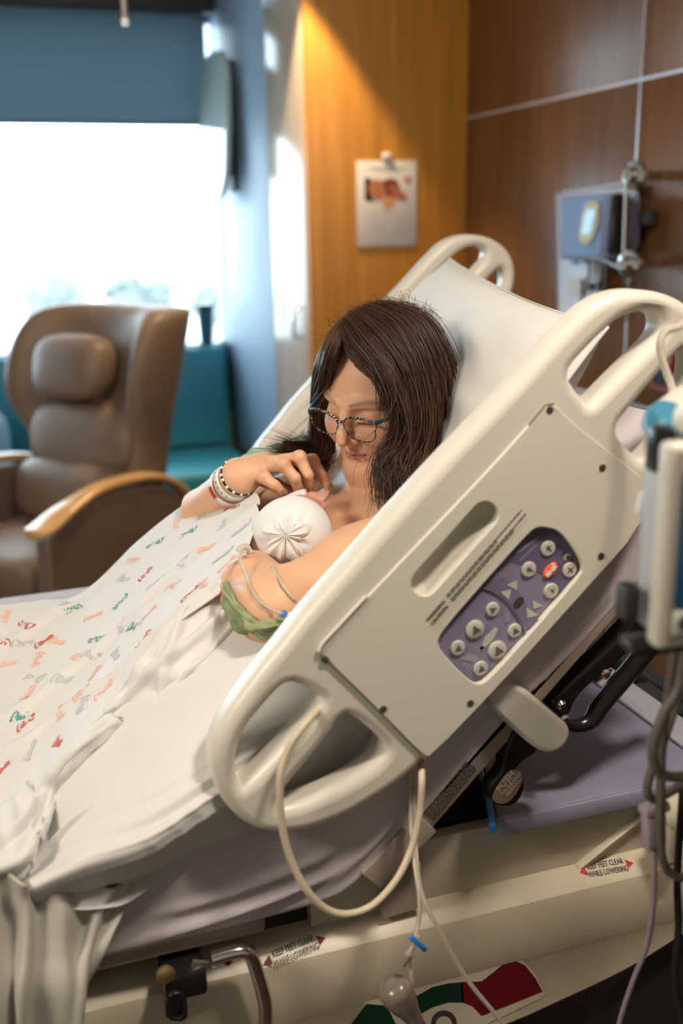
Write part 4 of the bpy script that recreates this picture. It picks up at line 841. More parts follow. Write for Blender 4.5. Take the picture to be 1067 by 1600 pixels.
def add_head(s):
    E = lambda c, r, k=0.02, sub=False: s.ell(hl(*c), HS*np.array(r), k, HR, sub)
    C = lambda a, b, ra, rb, k=0.01, sub=False: s.cone(hl(*a), hl(*b), HS*ra, HS*rb, k, sub)
    E((0, -0.012, 0.030), (0.074, 0.094, 0.093)); E((0, 0.030, 0.010), (0.064, 0.066, 0.080), 0.02)
    E((0, 0.038, -0.045), (0.052, 0.055, 0.060), 0.03); C((-0.009, 0.078, -0.098), (0.009, 0.078, -0.098), 0.0155, 0.0155, 0.03)
    for g in (-1, 1):
        C((g*0.056, 0.005, -0.055), (g*0.016, 0.072, -0.098), 0.015, 0.014, 0.03)
        E((g*0.038, 0.066, -0.030), (0.028, 0.022, 0.026), 0.025)
        C((g*0.014, 0.097, 0.026), (g*0.046, 0.080, 0.027), 0.007, 0.006, 0.014)
        E((g*0.031, 0.104, 0.004), (0.018, 0.014, 0.012), 0.014, True)
        E((g*0.031, 0.0800, 0.003), (0.0165, 0.0135, 0.0130), 0.004)
        C((g*0.018, 0.0935, -0.004), (g*0.045, 0.086, -0.0035), 0.0016, 0.0012, 0.003)
        E((g*0.0125, 0.0985, -0.0305), (0.0088, 0.0100, 0.0080), 0.006)
        E((g*0.0065, 0.1045, -0.0380), (0.0036, 0.006, 0.004), 0.003, True)
        E((g*0.074, -0.012, -0.005), (0.008, 0.018, 0.030), 0.006)
    s.chain([hl(0, 0.090, 0.024), hl(0, 0.100, 0.004), hl(0, 0.1115, -0.016), hl(0, 0.1165, -0.0275)], [HS*q for q in (0.0072, 0.0066, 0.0072, 0.0086)], 0.010)
    C((0, 0.098, -0.038), (0, 0.096, -0.048), 0.0045, 0.0055, 0.010)
    C((-0.019, 0.0885, -0.0585), (0, 0.0985, -0.0548), 0.0028, 0.0046, 0.006); C((0.019, 0.0885, -0.0585), (0, 0.0985, -0.0548), 0.0028, 0.0046, 0.006)
    C((-0.014, 0.0900, -0.0662), (0.014, 0.0900, -0.0662), 0.0050, 0.0050, 0.005); C((0, 0.0945, -0.0655), (0, 0.0945, -0.0655), 0.0052, 0.005, 0.006)
    C((-0.021, 0.0905, -0.0603), (0.021, 0.0905, -0.0603), 0.0018, 0.0018, 0.002, True); C((-0.012, 0.0985, -0.0602), (0.012, 0.0985, -0.0602), 0.0018, 0.0018, 0.002, True)
    E((0, 0.096, -0.0775), (0.016, 0.007, 0.006), 0.008, True)
FING = {  # joints of the four fingers and the thumb: (px, py, y)
 'little': ([(400, 738, 1.415), (413, 747, 1.395), (429, 758, 1.380), (441, 769, 1.378)], [0.0095, 0.0090, 0.0078, 0.0066]),
 'ring': ([(408, 731, 1.425), (442, 727, 1.392), (461, 747, 1.380), (465, 764, 1.385)], [0.0100, 0.0098, 0.0082, 0.0070]),
 'middle': ([(414, 724, 1.440), (468, 716, 1.400), (481, 742, 1.388), (482, 762, 1.395)], [0.0105, 0.0100, 0.0085, 0.0072]),
 'index': ([(418, 718, 1.455), (488, 721, 1.420), (503, 744, 1.400), (514, 763, 1.392)], [0.0105, 0.0098, 0.0082, 0.0068]),
 'thumb': ([(395, 745, 1.460), (430, 760, 1.460), (462, 772, 1.440), (488, 778, 1.425)], [0.0125, 0.0110, 0.0095, 0.0080])}
FP = {k: [P(*q) for q in v[0]] for k, v in FING.items()}
def add_hand(s):
    s.chain([elF*0.3+WR*0.7, WR], [0.0300, 0.0255], 0.01)
    for k in ('little', 'ring', 'middle', 'index'):
        m = FP[k][0]; s.cone(WR+(m-WR)*0.08, m, 0.0190, 0.0125, 0.016)
    s.cone(WR, FP['thumb'][0], 0.019, 0.0135, 0.015)
    for k, (q, r) in FING.items():
        s.chain(FP[k], r, 0.0025)
        s.ell(FP[k][1]+np.array([0, -0.001, 0.002]), np.full(3, r[1]*1.06), 0.004)
def skin_tint(V):
    base = np.array([0.70, 0.405, 0.250]); C = np.tile(base, (len(V), 1)); C *= (1+0.06*np.sin(V[:, 0]*61+V[:, 2]*47)*np.sin(V[:, 1]*53+V[:, 2]*38))[:, None]
    q = (V-H0)@HR/HS; ih = np.linalg.norm(q, axis=1) < 0.17
    def paint(mask, col, a): C[:] = C*(1-(a*mask)[:, None])+np.array(col)*(a*mask)[:, None]
    g = lambda c, r: np.exp(-np.sum(((q-np.array(c))/np.array(r))**2, axis=1))*ih
    for s in (-1, 1): paint(g((s*0.040, 0.08, -0.030), (0.024, 0.03, 0.018)), (0.62, 0.26, 0.18), 0.5)
    paint(g((0, 0.118, -0.030), (0.014, 0.02, 0.012)), (0.64, 0.28, 0.19), 0.5)
    lip = (np.abs(q[:, 0]) < 0.0215)*np.clip(1-((q[:, 2]+0.0605+0.0)/(0.0100*(1-(q[:, 0]/0.0235)**2)+1e-4))**4, 0, 1)*(q[:, 1] > 0.082)*ih; paint(lip, (0.46, 0.145, 0.125), 0.75)
    paint(g((0, 0.10, -0.0602), (0.019, 0.03, 0.0013)), (0.16, 0.04, 0.035), 0.8)
    for s in (-1, 1):
        x = np.abs(q[:, 0])*1.0; arch = 0.0275+0.004*np.sin(np.clip((x-0.012)/0.04, 0, 1)*pi*0.8)
        br = np.exp(-((q[:, 2]-arch)/0.0034)**2)*(x > 0.012)*(x < 0.052)*(q[:, 1] > 0.06)*ih*(np.sign(q[:, 0]) == s); paint(br, (0.20, 0.085, 0.045), 0.75)
        la = np.exp(-((q[:, 2]+0.0045-0.10*(x-0.031)*0)/0.0017)**2)*(x > 0.015)*(x < 0.048)*(q[:, 1] > 0.075)*ih*(np.sign(q[:, 0]) == s); paint(la, (0.05, 0.022, 0.015), 0.85)
        paint(g((s*0.031, 0.09, 0.008), (0.016, 0.02, 0.008)), (0.47, 0.21, 0.13), 0.45)
    for k in FP: 
        d = np.linalg.norm(V-FP[k][3], axis=1); paint(np.exp(-(d/0.012)**2), (0.62, 0.27, 0.19), 0.5)
        d = np.linalg.norm(V-FP[k][1], axis=1); paint(np.exp(-(d/0.010)**2), (0.60, 0.27, 0.18), 0.35)
    return C
def cut(V, Q, inside):
    keep = ~inside(V)[Q].all(1); Q = Q[keep]; u = np.unique(Q); mp = np.full(len(V), -1); mp[u] = np.arange(len(u)); return V[u], mp[Q]
hb_lo, hb_hi = H0-np.array([0.125, 0.125, 0.145]), H0+np.array([0.125, 0.125, 0.14])
_f = (WR-elF)/np.linalg.norm(WR-elF); allp = np.array([p for k in FP for p in FP[k]]+[WR, WR-_f*0.035]); nb_lo, nb_hi = allp.min(0)-0.022, allp.max(0)+0.022; nb_lo -= 0.006
inb = lambda lo, hi, m: (lambda V: ((V > lo+m) & (V < hi-m)).all(1))
s = SDF((-0.85, 1.02, 0.78), (0.76, 1.74, 1.36), 0.0056); add_body(s); V1, Q1 = s.mesh()
s2 = SDF(hb_lo, hb_hi, 0.0019); add_body(s2); add_head(s2); V2, Q2 = s2.mesh(); V2 = relax(V2, Q2, 1, 0.4)
s3 = SDF(nb_lo, nb_hi, 0.0015); add_hand(s3); V3, Q3 = s3.mesh(); V3 = relax(V3, Q3, 1, 0.4)
V1 = relax(V1, Q1, 2, 0.5); V3, Q3 = cut(V3, Q3, lambda V: (V-WR)@_f < -0.018)
V1, Q1 = cut(V1, Q1, lambda V: inb(hb_lo, hb_hi, 0.010)(V))
_f = (WR-elF)/np.linalg.norm(WR-elF); V1, Q1 = cut(V1, Q1, lambda V: (np.linalg.norm(V-WR, axis=1) < 0.05) & ((V-WR)@_f > -0.004))
def seg_near(V, A, B, r): ab = B-A; t = np.clip((V-A)@ab/(ab@ab), 0, 1); return np.linalg.norm(V-A-t[:, None]*ab, axis=1) < r
V1 = tuck(V1, seg_near(V1, elF*0.45+WR*0.55, WR, 0.05) | seg_near(V1, elN, elN*0.75+wrN*0.25, 0.05) | seg_near(V1, shN, elN, 0.065) | (V1[:, 0] > 0.40)); VV = np.concatenate([V1, V2, V3]); QQ = np.concatenate([Q1, Q2+len(V1), Q3+len(V1)+len(V2)])
woman = empty('person', (0.45, 1.4, 0.86), 'woman in glasses with long brown hair reclining in bed, gazing down at her baby', 'person')
me = fast_mesh('body', VV, QQ); tint(me, skin_tint(VV)); SKIN = attr_mat('skin', 0.48, 0.10, 0.4, 0.05, 500)
link('body', me, SKIN, woman, smooth=180)
NAIL = mat('bronze_glitter_polish', (0.42, 0.24, 0.15), 0.25, 0.35, var=0.4, vscale=900)
for k in ('little', 'ring', 'middle', 'index'):
    a, b = FP[k][2], FP[k][3]; d = (b-a)/np.linalg.norm(b-a); o = np.array([0.10, -0.75, 0.62]); o = o-d*(o@d); o /= np.linalg.norm(o); sd = np.cross(d, o); r = FING[k][1][3]
    blob('fingernail', b+o*r*0.72-d*0.0005, d, sd, o, 0.0072, 0.0052, 0.0024, NAIL, woman, 0.8, 14, smooth=180)
# gown
def cloth(name, G, m, parent, nu=40, nv=40, th=0.0025, wr=0.003, fr=3, seed=1, **k):
    S = sheet([[P(*p) for p in r] for r in G], nu, nv); u, v = np.meshgrid(np.linspace(0, 1, nu), np.linspace(0, 1, nv), indexing='ij'); S = S+normals(S)*(wr*smooth_noise(u, v, fr, seed))[..., None]
    return sheet_mesh(name, S, th, m, parent, **k)
cloth('hospital_gown', [[(350, 905, 1.17), (368, 938, 1.12), (388, 962, 1.098), (425, 968, 1.085), (470, 955, 1.085), (510, 945, 1.10)], [(352, 925, 1.15), (372, 955, 1.10), (394, 976, 1.078), (430, 979, 1.068), (475, 968, 1.068), (515, 955, 1.08)], [(346, 950, 1.15), (372, 978, 1.11), (398, 996, 1.10), (430, 998, 1.09), (475, 990, 1.09), (515, 978, 1.09)]], M_['gown'], woman, 30, 60, wr=0.010, fr=3.5, seed=4, label='sage green printed gown bunched under the elbow')
cloth('hospital_gown', [[(378, 712, 1.52), (400, 702, 1.51), (428, 695, 1.50), (450, 688, 1.50), (475, 682, 1.50), (505, 690, 1.51)], [(380, 728, 1.50), (402, 718, 1.49), (430, 712, 1.48), (452, 700, 1.47), (478, 700, 1.47), (505, 715, 1.48)], [(380, 745, 1.53), (402, 740, 1.53), (430, 735, 1.53), (455, 725, 1.53), (480, 725, 1.53), (505, 735, 1.53)]], M_['gownb'], woman, 26, 50, wr=0.006, fr=4, seed=9, label='pale green gown slipped off the far shoulder')
cloth('gown_print', [[(455, 690, 1.466), (468, 686, 1.466), (482, 690, 1.466)], [(458, 703, 1.458), (470, 700, 1.458), (484, 706, 1.458)]], mat('pale_gown_dots', (0.55, 0.62, 0.50), 0.8, var=0.4, vscale=150), woman, 10, 10, wr=0.002)

# ------------------------------------------------------------------ hair
NEAR = [[(541, 507, 1.352), (560, 538, 1.303), (598, 582, 1.270), (621, 632, 1.258), (622, 684, 1.264), (606, 722, 1.270), (614, 765, 1.262)],
        [(552, 494, 1.355), (592, 528, 1.290), (628, 582, 1.262), (642, 640, 1.256), (634, 690, 1.262), (616, 738, 1.264), (634, 776, 1.245)],
        [(570, 485, 1.365), (622, 518, 1.300), (652, 580, 1.270), (662, 645, 1.268), (655, 700, 1.272), (642, 748, 1.258), (664, 776, 1.232)],
        [(590, 480, 1.385), (648, 506, 1.330), (680, 570, 1.305), (687, 640, 1.300), (678, 700, 1.300), (664, 744, 1.280), (676, 764, 1.250)],
        [(606, 478, 1.410), (664, 500, 1.375), (698, 562, 1.350), (703, 630, 1.345), (692, 690, 1.335), (678, 735, 1.315), (690, 745, 1.30)]]
FAR = [[(540, 508, 1.355), (520, 540, 1.335), (509, 578, 1.345), (504, 630, 1.415), (513, 690, 1.450), (507, 722, 1.455), (478, 736, 1.440)],
       [(546, 500, 1.375), (518, 535, 1.380), (501, 580, 1.400), (499, 640, 1.450), (499, 695, 1.465), (484, 718, 1.455), (452, 716, 1.435)],
       [(556, 490, 1.410), (520, 530, 1.430), (503, 590, 1.450), (503, 650, 1.475), (490, 690, 1.475), (470, 702, 1.46), (436, 698, 1.45)]]
BANG = [[(537, 513, 1.345), (543, 545, 1.318), (564, 570, 1.297), (598, 600, 1.270), (616, 640, 1.262)],
        [(541, 507, 1.350), (552, 538, 1.310), (582, 568, 1.284), (608, 608, 1.266), (621, 655, 1.260)]]
FRG = [[(536, 514, 1.345), (524, 540, 1.330), (516, 565, 1.335), (510, 590, 1.355), (505, 622, 1.40)], [(530, 520, 1.345), (518, 548, 1.345), (511, 580, 1.365), (507, 612, 1.40), (507, 640, 1.42)]]
def G3(l): return np.array([catmull([P(*p) for p in g], 6) for g in l])
def strands(G, n, jit, ends=0.012, lift=0.0):
    k, m, _ = G.shape; out = np.zeros((n, m, 3)); t = rng.uniform(0, k-1.001, n); i = t.astype(int); f = (t-i)[:, None, None]
    out = G[i]*(1-f)+G[i+1]*f; par = np.linspace(0, 1, m)[None, :, None]
    out += rng.normal(0, jit, (n, 1, 3))*(0.35+par)+rng.normal(0, ends, (n, 1, 3))*par**3
    ph = np.round(rng.uniform(0, 5, (n, 1, 1)))*1.26+np.array([0, 2, 4])+rng.normal(0, 0.35, (n, 1, 3)); out += 0.0062*np.sin(par*(9.5+rng.normal(0, 0.8, (n, 1, 1)))+ph)*par**1.3
    if lift:
        c = hl(0, -0.012, 0.03); d = out-c; out += d/np.linalg.norm(d, axis=-1, keepdims=True)*np.abs(rng.normal(0, lift, (n, 1, 1)))
    return out
def strand_mesh(S, r):
    n, m, _ = S.shape; t = np.gradient(S, axis=1); t /= np.linalg.norm(t, axis=-1, keepdims=True)+1e-9; a = np.cross(t, np.array([0.2, 0.4, 0.9])); a /= np.linalg.norm(a, axis=-1, keepdims=True)+1e-9; b = np.cross(t, a)
    tp = (np.sin(np.linspace(0.12, 1, m)*pi*0.97)**0.5)[None, :, None]*(r if np.isscalar(r) else r[:, None, None]); V = np.stack([S+tp*(cos(q)*a+sin(q)*b) for q in (0, 2.094, 4.189)], 2).reshape(-1, 3)
    i = (np.arange(n)[:, None]*m+np.arange(m-1)[None]).ravel()*3; Q = np.concatenate([np.stack([i+k, i+(k+1) % 3, i+3+(k+1) % 3, i+3+k], -1) for k in range(3)]); return V, Q
hairM = mat('brown_hair', (0.026, 0.012, 0.0065), 0.62, spec=0.3, var=0.35, vscale=60)
def hair_mat():
    m, N, L = nt('brown_hair_strands'); b = N['Principled BSDF']; b.inputs['Roughness'].default_value = 0.42; b.inputs['Specular IOR Level'].default_value = 0.5
    a = N.new('ShaderNodeAttribute'); a.attribute_name = 'tint'; L.new(a.outputs['Color'], b.inputs['Base Color']); return m
HM = hair_mat()
gN, gF, gB, gR = G3(NEAR), G3(FAR), G3(BANG), G3(FRG)
s = SDF(H0-np.array([0.17, 0.20, 0.24]), H0+np.array([0.17, 0.20, 0.17]), 0.0034)
s.ell(hl(0, -0.020, 0.036), HS*np.array((0.080, 0.094, 0.093)), 0.01, HR)
s.ell(hl(0, 0.072, -0.010), HS*np.array((0.060, 0.058, 0.062)), 0.012, HR, True)
for G, r in ((gN, 0.0120), (gF, 0.0070)):
    for q in range(len(G)-1):
        for f in (0, 0.5, 1):
            g = G[q]*(1-f)+G[q+1]*f; c = hl(0, -0.012, 0.03)
            for i in range(2, len(g)-2, 2): e = 1-max(0, i/len(g)-0.6)*1.2; off = (c-g)*0.05; s.cone(g[i]+off[i], g[i+2]+off[i+2], r*e, r*e, 0.006)
Vh, Qh = s.mesh(); Vh = relax(Vh, Qh, 2); link('hair', fast_mesh('hair', Vh, Qh), hairM, woman, smooth=180)
def parts_of_hair(S, r, name='hair_strand', br=1.0):
    V, Q = strand_mesh(S, r); me = fast_mesh(name, V, Q); n, m, _ = S.shape; k = rng.uniform(0, 1, n)[:, None]; c = (np.array([0.024, 0.0105, 0.0055])*(1-k**1.5)+np.array([0.110, 0.050, 0.025])*k**1.5)*br
    tint(me, np.repeat(c, m*3, axis=0)); link(name, me, HM, woman, smooth=180, kind='stuff')
al = [strands(gN, 3200, 0.0048, 0.015, 0.0035), strands(gF, 1000, 0.0046, 0.010, 0.003)]
parts_of_hair(al[0], rng.uniform(0.0003, 0.0008, 3200)); parts_of_hair(al[1], rng.uniform(0.0003, 0.0007, 1000), br=1.3)
parts_of_hair(strands(gB, 420, 0.003, 0.006), rng.uniform(0.0003, 0.0007, 420)); parts_of_hair(strands(gR, 260, 0.003, 0.007), rng.uniform(0.0003, 0.0006, 260), br=1.4)
parts_of_hair(strands(gN, 300, 0.0085, 0.022, 0.006), rng.uniform(0.0003, 0.0006, 300), br=1.3)
# stray curls on the shoulder and flyaways over the crown
cu = []
for q in range(26):
    a = P(632+rng.uniform(-12, 25), 742+rng.uniform(-8, 8), 1.25); pts = [a]
    for k in range(1, 7): pts.append(a+np.array([-0.003*k+0.006*sin(k*1.3+q), -0.004*k+0.003*sin(q), -0.0075*k])*rng.uniform(0.5, 1.3)+np.array([0, 0, 0.004*cos(k*1.7+q)]))
    cu.append(catmull(pts, 4))
parts_of_hair(np.array(cu), 0.0004)
fl = []
for q in range(90):
    x = rng.uniform(505, 690); top = 478+0.0052*(x-610)**2*(0.75 if x > 610 else 1.0); a = P(x, top+8, 1.37); d = P(x+rng.uniform(-22, 10), top-rng.uniform(2, 22), 1.37)-a; b = P(x+rng.uniform(-35, 25), top-rng.uniform(-10, 14), 1.38)
    fl.append(catmull([a, a+d*0.6+0.002*rng.normal(size=3), a+d+0.003*rng.normal(size=3), b], 8))
parts_of_hair(np.array(fl), 0.00026, br=1.8)

# ------------------------------------------------------------------ glasses
gl = empty('eyeglasses', hl(0, 0.11, 0.0), 'tortoiseshell eyeglasses with teal temples worn by the woman', 'glasses')
m, N, L = nt('tortoiseshell'); b = N['Principled BSDF']; b.inputs['Roughness'].default_value = 0.2
n_ = N.new('ShaderNodeTexNoise'); n_.inputs['Scale'].default_value = 420; rp = N.new('ShaderNodeValToRGB'); rp.color_ramp.elements[0].position = 0.52; rp.color_ramp.elements[1].position = 0.62
rp.color_ramp.elements[0].color = (0.008, 0.009, 0.012, 1); rp.color_ramp.elements[1].color = (0.42, 0.33, 0.24, 1); tc = N.new('ShaderNodeTexCoord'); L.new(tc.outputs['Object'], n_.inputs['Vector']); L.new(n_.outputs['Fac'], rp.inputs['Fac']); L.new(rp.outputs['Color'], b.inputs['Base Color'])
LENS = glass_mat('lens_glass', (0.97, 0.97, 0.98), 0.06)
def lens_pt(g, a, k=1.0):
    x = 0.0275*math.copysign(abs(cos(a))**0.72, cos(a)); z = 0.0195*math.copysign(abs(sin(a))**0.80, sin(a)); x *= 1.06 if z > 0 else 0.94
    z = z+0.004*max(0, x/0.0275)**2*(1 if z > -0.004 else 0.3); return hl(g*(0.0345+x*k), 0.1145-0.10*abs(0.0345+x*k)**1.15-0.05*(0.02-z), -0.004+z*k)
for g in (-1, 1):
    ring_ = [lens_pt(g, 2*pi*i/44) for i in range(44)]
    tube('rim', ring_, [0.0010+0.0011*max(0, sin(2*pi*i/44)) for i in range(44)], m, gl, seg=8, closed=True)
    c = np.mean(ring_, 0); pyd('lens', ring_+[c+Hf*0.0012], [(i, (i+1) % 44, 44) for i in range(44)], LENS, gl, smooth=180)
    tube('temple', [lens_pt(g, 0.55 if g > 0 else 0.55), hl(g*0.0690, 0.088, 0.010), hl(g*0.0745, 0.060, 0.010), hl(g*0.077, 0.005, 0.012), hl(g*0.077, -0.02, 0.006), hl(g*0.076, -0.035, -0.02)], [0.0028, 0.0028, 0.0024, 0.0022, 0.002, 0.002], mat('teal_temple', (0.01, 0.16, 0.20), 0.25), gl, smooth_n=4)
    tube('nose_pad', [lens_pt(g, pi*1.06), hl(g*0.010, 0.104, -0.012)], 0.0016, LENS if False else M_['clear'], gl)
tube('bridge', [lens_pt(-1, pi*0.86), hl(0, 0.1175, 0.006), lens_pt(1, pi*0.86)], 0.0021, m, gl, smooth_n=4)

# ------------------------------------------------------------------ bracelets
fd = WR-elF; fd /= np.linalg.norm(fd); wa = np.cross(fd, [0, 0, 1.0]); wa /= np.linalg.norm(wa); wb_ = np.cross(fd, wa)
def wring(t, r): c = WR+fd*t; return [c+r*(cos(2*pi*i/36)*wa+sin(2*pi*i/36)*wb_) for i in range(36)]
bb = empty('beaded_bracelet', WR, 'black and white beaded bracelet on the wrist of the woman', 'bracelet')
bpt = [WR+fd*0.004+0.0280*(cos(2*pi*i/44)*wa+sin(2*pi*i/44)*wb_) for i in range(44)]
for nm, sel, mm in (('black_beads', [i for i in range(44) if i % 3], M_['black']), ('white_beads', [i for i in range(44) if i % 3 == 0], M_['white'])):
    joint(nm, [lathe_data([(0.0002, -0.0026), (0.0018, -0.0019), (0.0027, 0), (0.0018, 0.0019), (0.0002, 0.0026)], bpt[i], (1, 0, 0), 8) for i in sel], mm, bb, kind='stuff', smooth=180)
def band(name, t, w_, r, label, m, cat='wristband'):
    A, B = wring(t-w_/2, r), wring(t+w_/2, r); V = A+B; o = pyd(name, V, [(i, (i+1) % 36, 36+(i+1) % 36, 36+i) for i in range(36)], m, None, smooth=60)
    md = o.modifiers.new('s', 'SOLIDIFY'); md.thickness = 0.0012; bake(o); return tag(o, label, cat)
b1 = band('wristband', -0.012, 0.013, 0.0300, 'white printed hospital wristband next to the beaded bracelet', M_['white'])
b2 = band('wristband', -0.030, 0.010, 0.0320, 'white hospital wristband with a red square, further up the forearm', M_['white'])
def patch(name, t0, t1, a0, a1, r, m, par):
    V = []; k = 6
    for i in range(k+1):
        a = a0+(a1-a0)*i/k
        for t in (t0, t1): V.append(WR+fd*t+r*(cos(a)*wa+sin(a)*wb_))
    return pyd(name, V, [(2*i, 2*i+1, 2*i+3, 2*i+2) for i in range(k)], m, par, smooth=180)
def wang(px, py):                                   # angle round the wrist that shows at a spot
    best = min(range(72), key=lambda i: np.sum((proj(WR-fd*0.03+0.033*(cos(2*pi*i/72)*wa+sin(2*pi*i/72)*wb_))-np.array([px, py]))**2)); return 2*pi*best/72
aa = wang(346, 762)
patch('red_square', -0.034, -0.025, aa-0.25, aa+0.35, 0.0331, M_['red'], b2)
for k in range(5): patch('print_mark', -0.0135, -0.0115, aa-0.6+0.3*k, aa-0.48+0.3*k, 0.0311, M_['ink'], b1)

# ------------------------------------------------------------------ the baby
bh = P(455, 836, 1.270)
baby = empty('person', bh-np.array([0, 0, 0.055]), 'newborn baby in a white knit cap with a bow, cradled under the blanket', 'person')
BX = cv(0.80, 0.55, -0.25); BZ = cv(-0.15, 0.55, 0.80); BZ = BZ-BX*(BX@BZ); BZ /= np.linalg.norm(BZ); BY = np.cross(BZ, BX); BBR = np.stack([BX, BY, BZ], 1)
s = SDF((0.05, 1.18, 0.98), (0.52, 1.50, 1.20), 0.0024)
s.ell(bh, (0.048, 0.046, 0.044), 0.01, BBR)
fc = bh+BX*0.030+BY*0.014-BZ*0.006; s.ell(fc, (0.030, 0.034, 0.034), 0.015, BBR); s.cone(fc+BX*0.026, fc+BX*0.034, 0.006, 0.005, 0.008)
b0 = bh+np.array([-0.060, 0.06, -0.035]); s.chain([bh+np.array([-0.01, 0.03, -0.02]), b0, b0+np.array([-0.12, 0.07, -0.035])], [0.026, 0.040, 0.042], 0.03)
for q in (-1, 1): s.chain([b0+np.array([-0.12, 0.07+q*0.02, -0.03]), b0+np.array([-0.12, 0.06+q*0.035, 0.005]), b0+np.array([-0.16, 0.07+q*0.02, -0.02])], [0.028, 0.022, 0.016], 0.015)
hw = P(488, 778, 1.335); s.chain([b0+np.array([0.03, 0.02, 0.02]), P(462, 788, 1.345), hw], [0.012, 0.0105, 0.0095], 0.008)
for (x, y, Y), k in zip([(512, 770, 1.335), (511, 774, 1.326), (508, 779, 1.320), (503, 784, 1.316), (498, 771, 1.345)], range(5)):
    e = P(x, y, Y); mid = (hw*0.45+e*0.55)+np.array([0, -0.003, 0.002]); s.chain([hw+(e-hw)*0.1, mid, e], [0.0055, 0.0042, 0.0034], 0.0015)
Vb, Qb = s.mesh(); Vb = relax(Vb, Qb, 1, 0.4); Vb = tuck(Vb, (np.linalg.norm(Vb-bh, axis=1) < 0.058) | (np.linalg.norm(Vb-hw, axis=1) < 0.045)); me = fast_mesh('body', Vb, Qb); C = np.tile(np.array([0.56, 0.27, 0.20]), (len(Vb), 1)); tint(me, C); link('body', me, SKIN, baby, smooth=180)
tube('sleeve', [P(440, 792, 1.345), P(462, 785, 1.343), P(472, 781, 1.340), P(481, 778, 1.337)], [0.012, 0.0150, 0.0150, 0.0135], M_['muslin'], baby, smooth_n=4, seg=18, smooth=180)
# knit cap: an open shell over the skull, gathered at the crown, with a knotted bow
s = SDF(bh-0.085, bh+0.085, 0.0021); s.ell(bh, (0.0555, 0.0530, 0.0510), 0.004, BBR); s.ell(bh+BX*0.03-BZ*0.05+BY*0.05, (0.05, 0.045, 0.04), 0.006, BBR, True)
Vc, Qc = s.mesh(); Vc = relax(Vc, Qc, 2)
KC = P(445, 836, 1.205); kd = (KC-bh)/np.linalg.norm(KC-bh)
d = Vc-bh; r = np.linalg.norm(d, axis=1, keepdims=True); un = d/r; KC = bh+kd*0.054
ta = np.cross(kd, [0, 0, 1.0]); ta /= np.linalg.norm(ta); tb = np.cross(kd, ta); an = np.arctan2(un@tb, un@ta); ds = np.arccos(np.clip(un@kd, -1, 1))
Vc = Vc+un*((0.0030*np.sin(an*11+0.8*np.sin(an*3)))*np.exp(-((ds-0.28)/0.28)**2))[:, None]
link('knit_cap', fast_mesh('knit_cap', Vc, Qc), M_['cap'], baby, smooth=180, label='white knit newborn cap')
# gathered bow: a pleated cloth that fans out from a knot over the crown of the cap
nr, na = 34, 180; th_ = np.linspace(0, 2*pi, na, endpoint=False); lob = lambda c, w_, h: h*np.exp(-(((th_-radians(c)+pi) % (2*pi)-pi)/radians(w_))**2)
Rm = 0.020+lob(168, 26, 0.016)+lob(22, 26, 0.015)+lob(95, 30, 0.003)+lob(222, 20, 0.024)+lob(296, 22, 0.025)+lob(258, 16, 0.015)-lob(198, 9, 0.006)-lob(330, 9, 0.006)
V = []; Fc = []
for a in range(nr):
    s_ = a/(nr-1)
    for b in range(na):
        t = th_[b]; rho = Rm[b]*s_*(1+0.04*sin(9*t)); ph = rho/0.056; tv_ = RGT*cos(t)+UPV*sin(t); tv_ = tv_-kd*(tv_@kd); tv_ /= np.linalg.norm(tv_); dr_ = kd*cos(ph)+tv_*sin(ph)
        puff = 0.0075*sin(pi*min(1, s_*1.02))**0.7*(0.75+18*(Rm[b]-0.02)); pleat = (0.0021*sin(13*t+0.9*sin(3*t))+0.0012*sin(21*t+1.3))*sin(pi*s_)**0.8*(1-0.35*s_); knot = 0.0075*math.exp(-(rho/0.0065)**2)
        ds_ = np.arccos(np.clip(dr_@kd, -1, 1)); rc_ = 1/sqrt(sum(((dr_@BBR[:, k])/q)**2 for k, q in enumerate((0.0555, 0.0530, 0.0510))))
        V.append(bh+dr_*(rc_+0.0022+max(puff+pleat, 0.0006)+knot-(0.004 if a == nr-1 else 0)))
for a in range(nr-1):
    for b in range(na): Fc.append((a*na+b, a*na+(b+1) % na, (a+1)*na+(b+1) % na, (a+1)*na+b))
pyd('bow', V, Fc, M_['cap'], baby, smooth=180, label='soft white pleated fabric bow on the cap')
tube('bow_lining', [P(*p) for p in [(420, 888, 1.222), (432, 897, 1.212), (447, 900, 1.208), (460, 895, 1.215)]], 0.0028, mat('teal_lining', (0.02, 0.13, 0.22), 0.6), baby, smooth_n=4)
tube('cap_hem', [P(*p) for p in [(492, 789, 1.288), (504, 803, 1.276), (511, 824, 1.264), (510, 844, 1.254), (500, 862, 1.246), (486, 876, 1.240)]], 0.0022, M_['cap'], baby, smooth_n=5)

# ------------------------------------------------------------------ muslin blanket with footprints
bl = empty('muslin_blanket', (0.05, 1.35, 0.86), 'white muslin blanket printed with coloured baby footprints, over the woman and baby', 'blanket')
sheet_mesh('cloth', S, 0.0022, M_['muslin'], bl, smooth=180)
S = S; PXs = proj(S.reshape(-1, 3)).reshape(NU, NV, 2); nn = normals(S); nn = nn if nn[..., 2].mean() > 0 else -nn
du = np.linalg.norm(np.gradient(S, axis=0), axis=-1); dv = np.linalg.norm(np.gradient(S, axis=1), axis=-1)
def bil(A, i, j):
    i = np.clip(i, 0, A.shape[0]-1.001); j = np.clip(j, 0, A.shape[1]-1.001); a = i.astype(int); b = j.astype(int); f = (i-a)[..., None]; g = (j-b)[..., None]
    return (A[a, b]*(1-f)*(1-g)+A[a+1, b]*f*(1-g)+A[a, b+1]*(1-f)*g+A[a+1, b+1]*f*g)
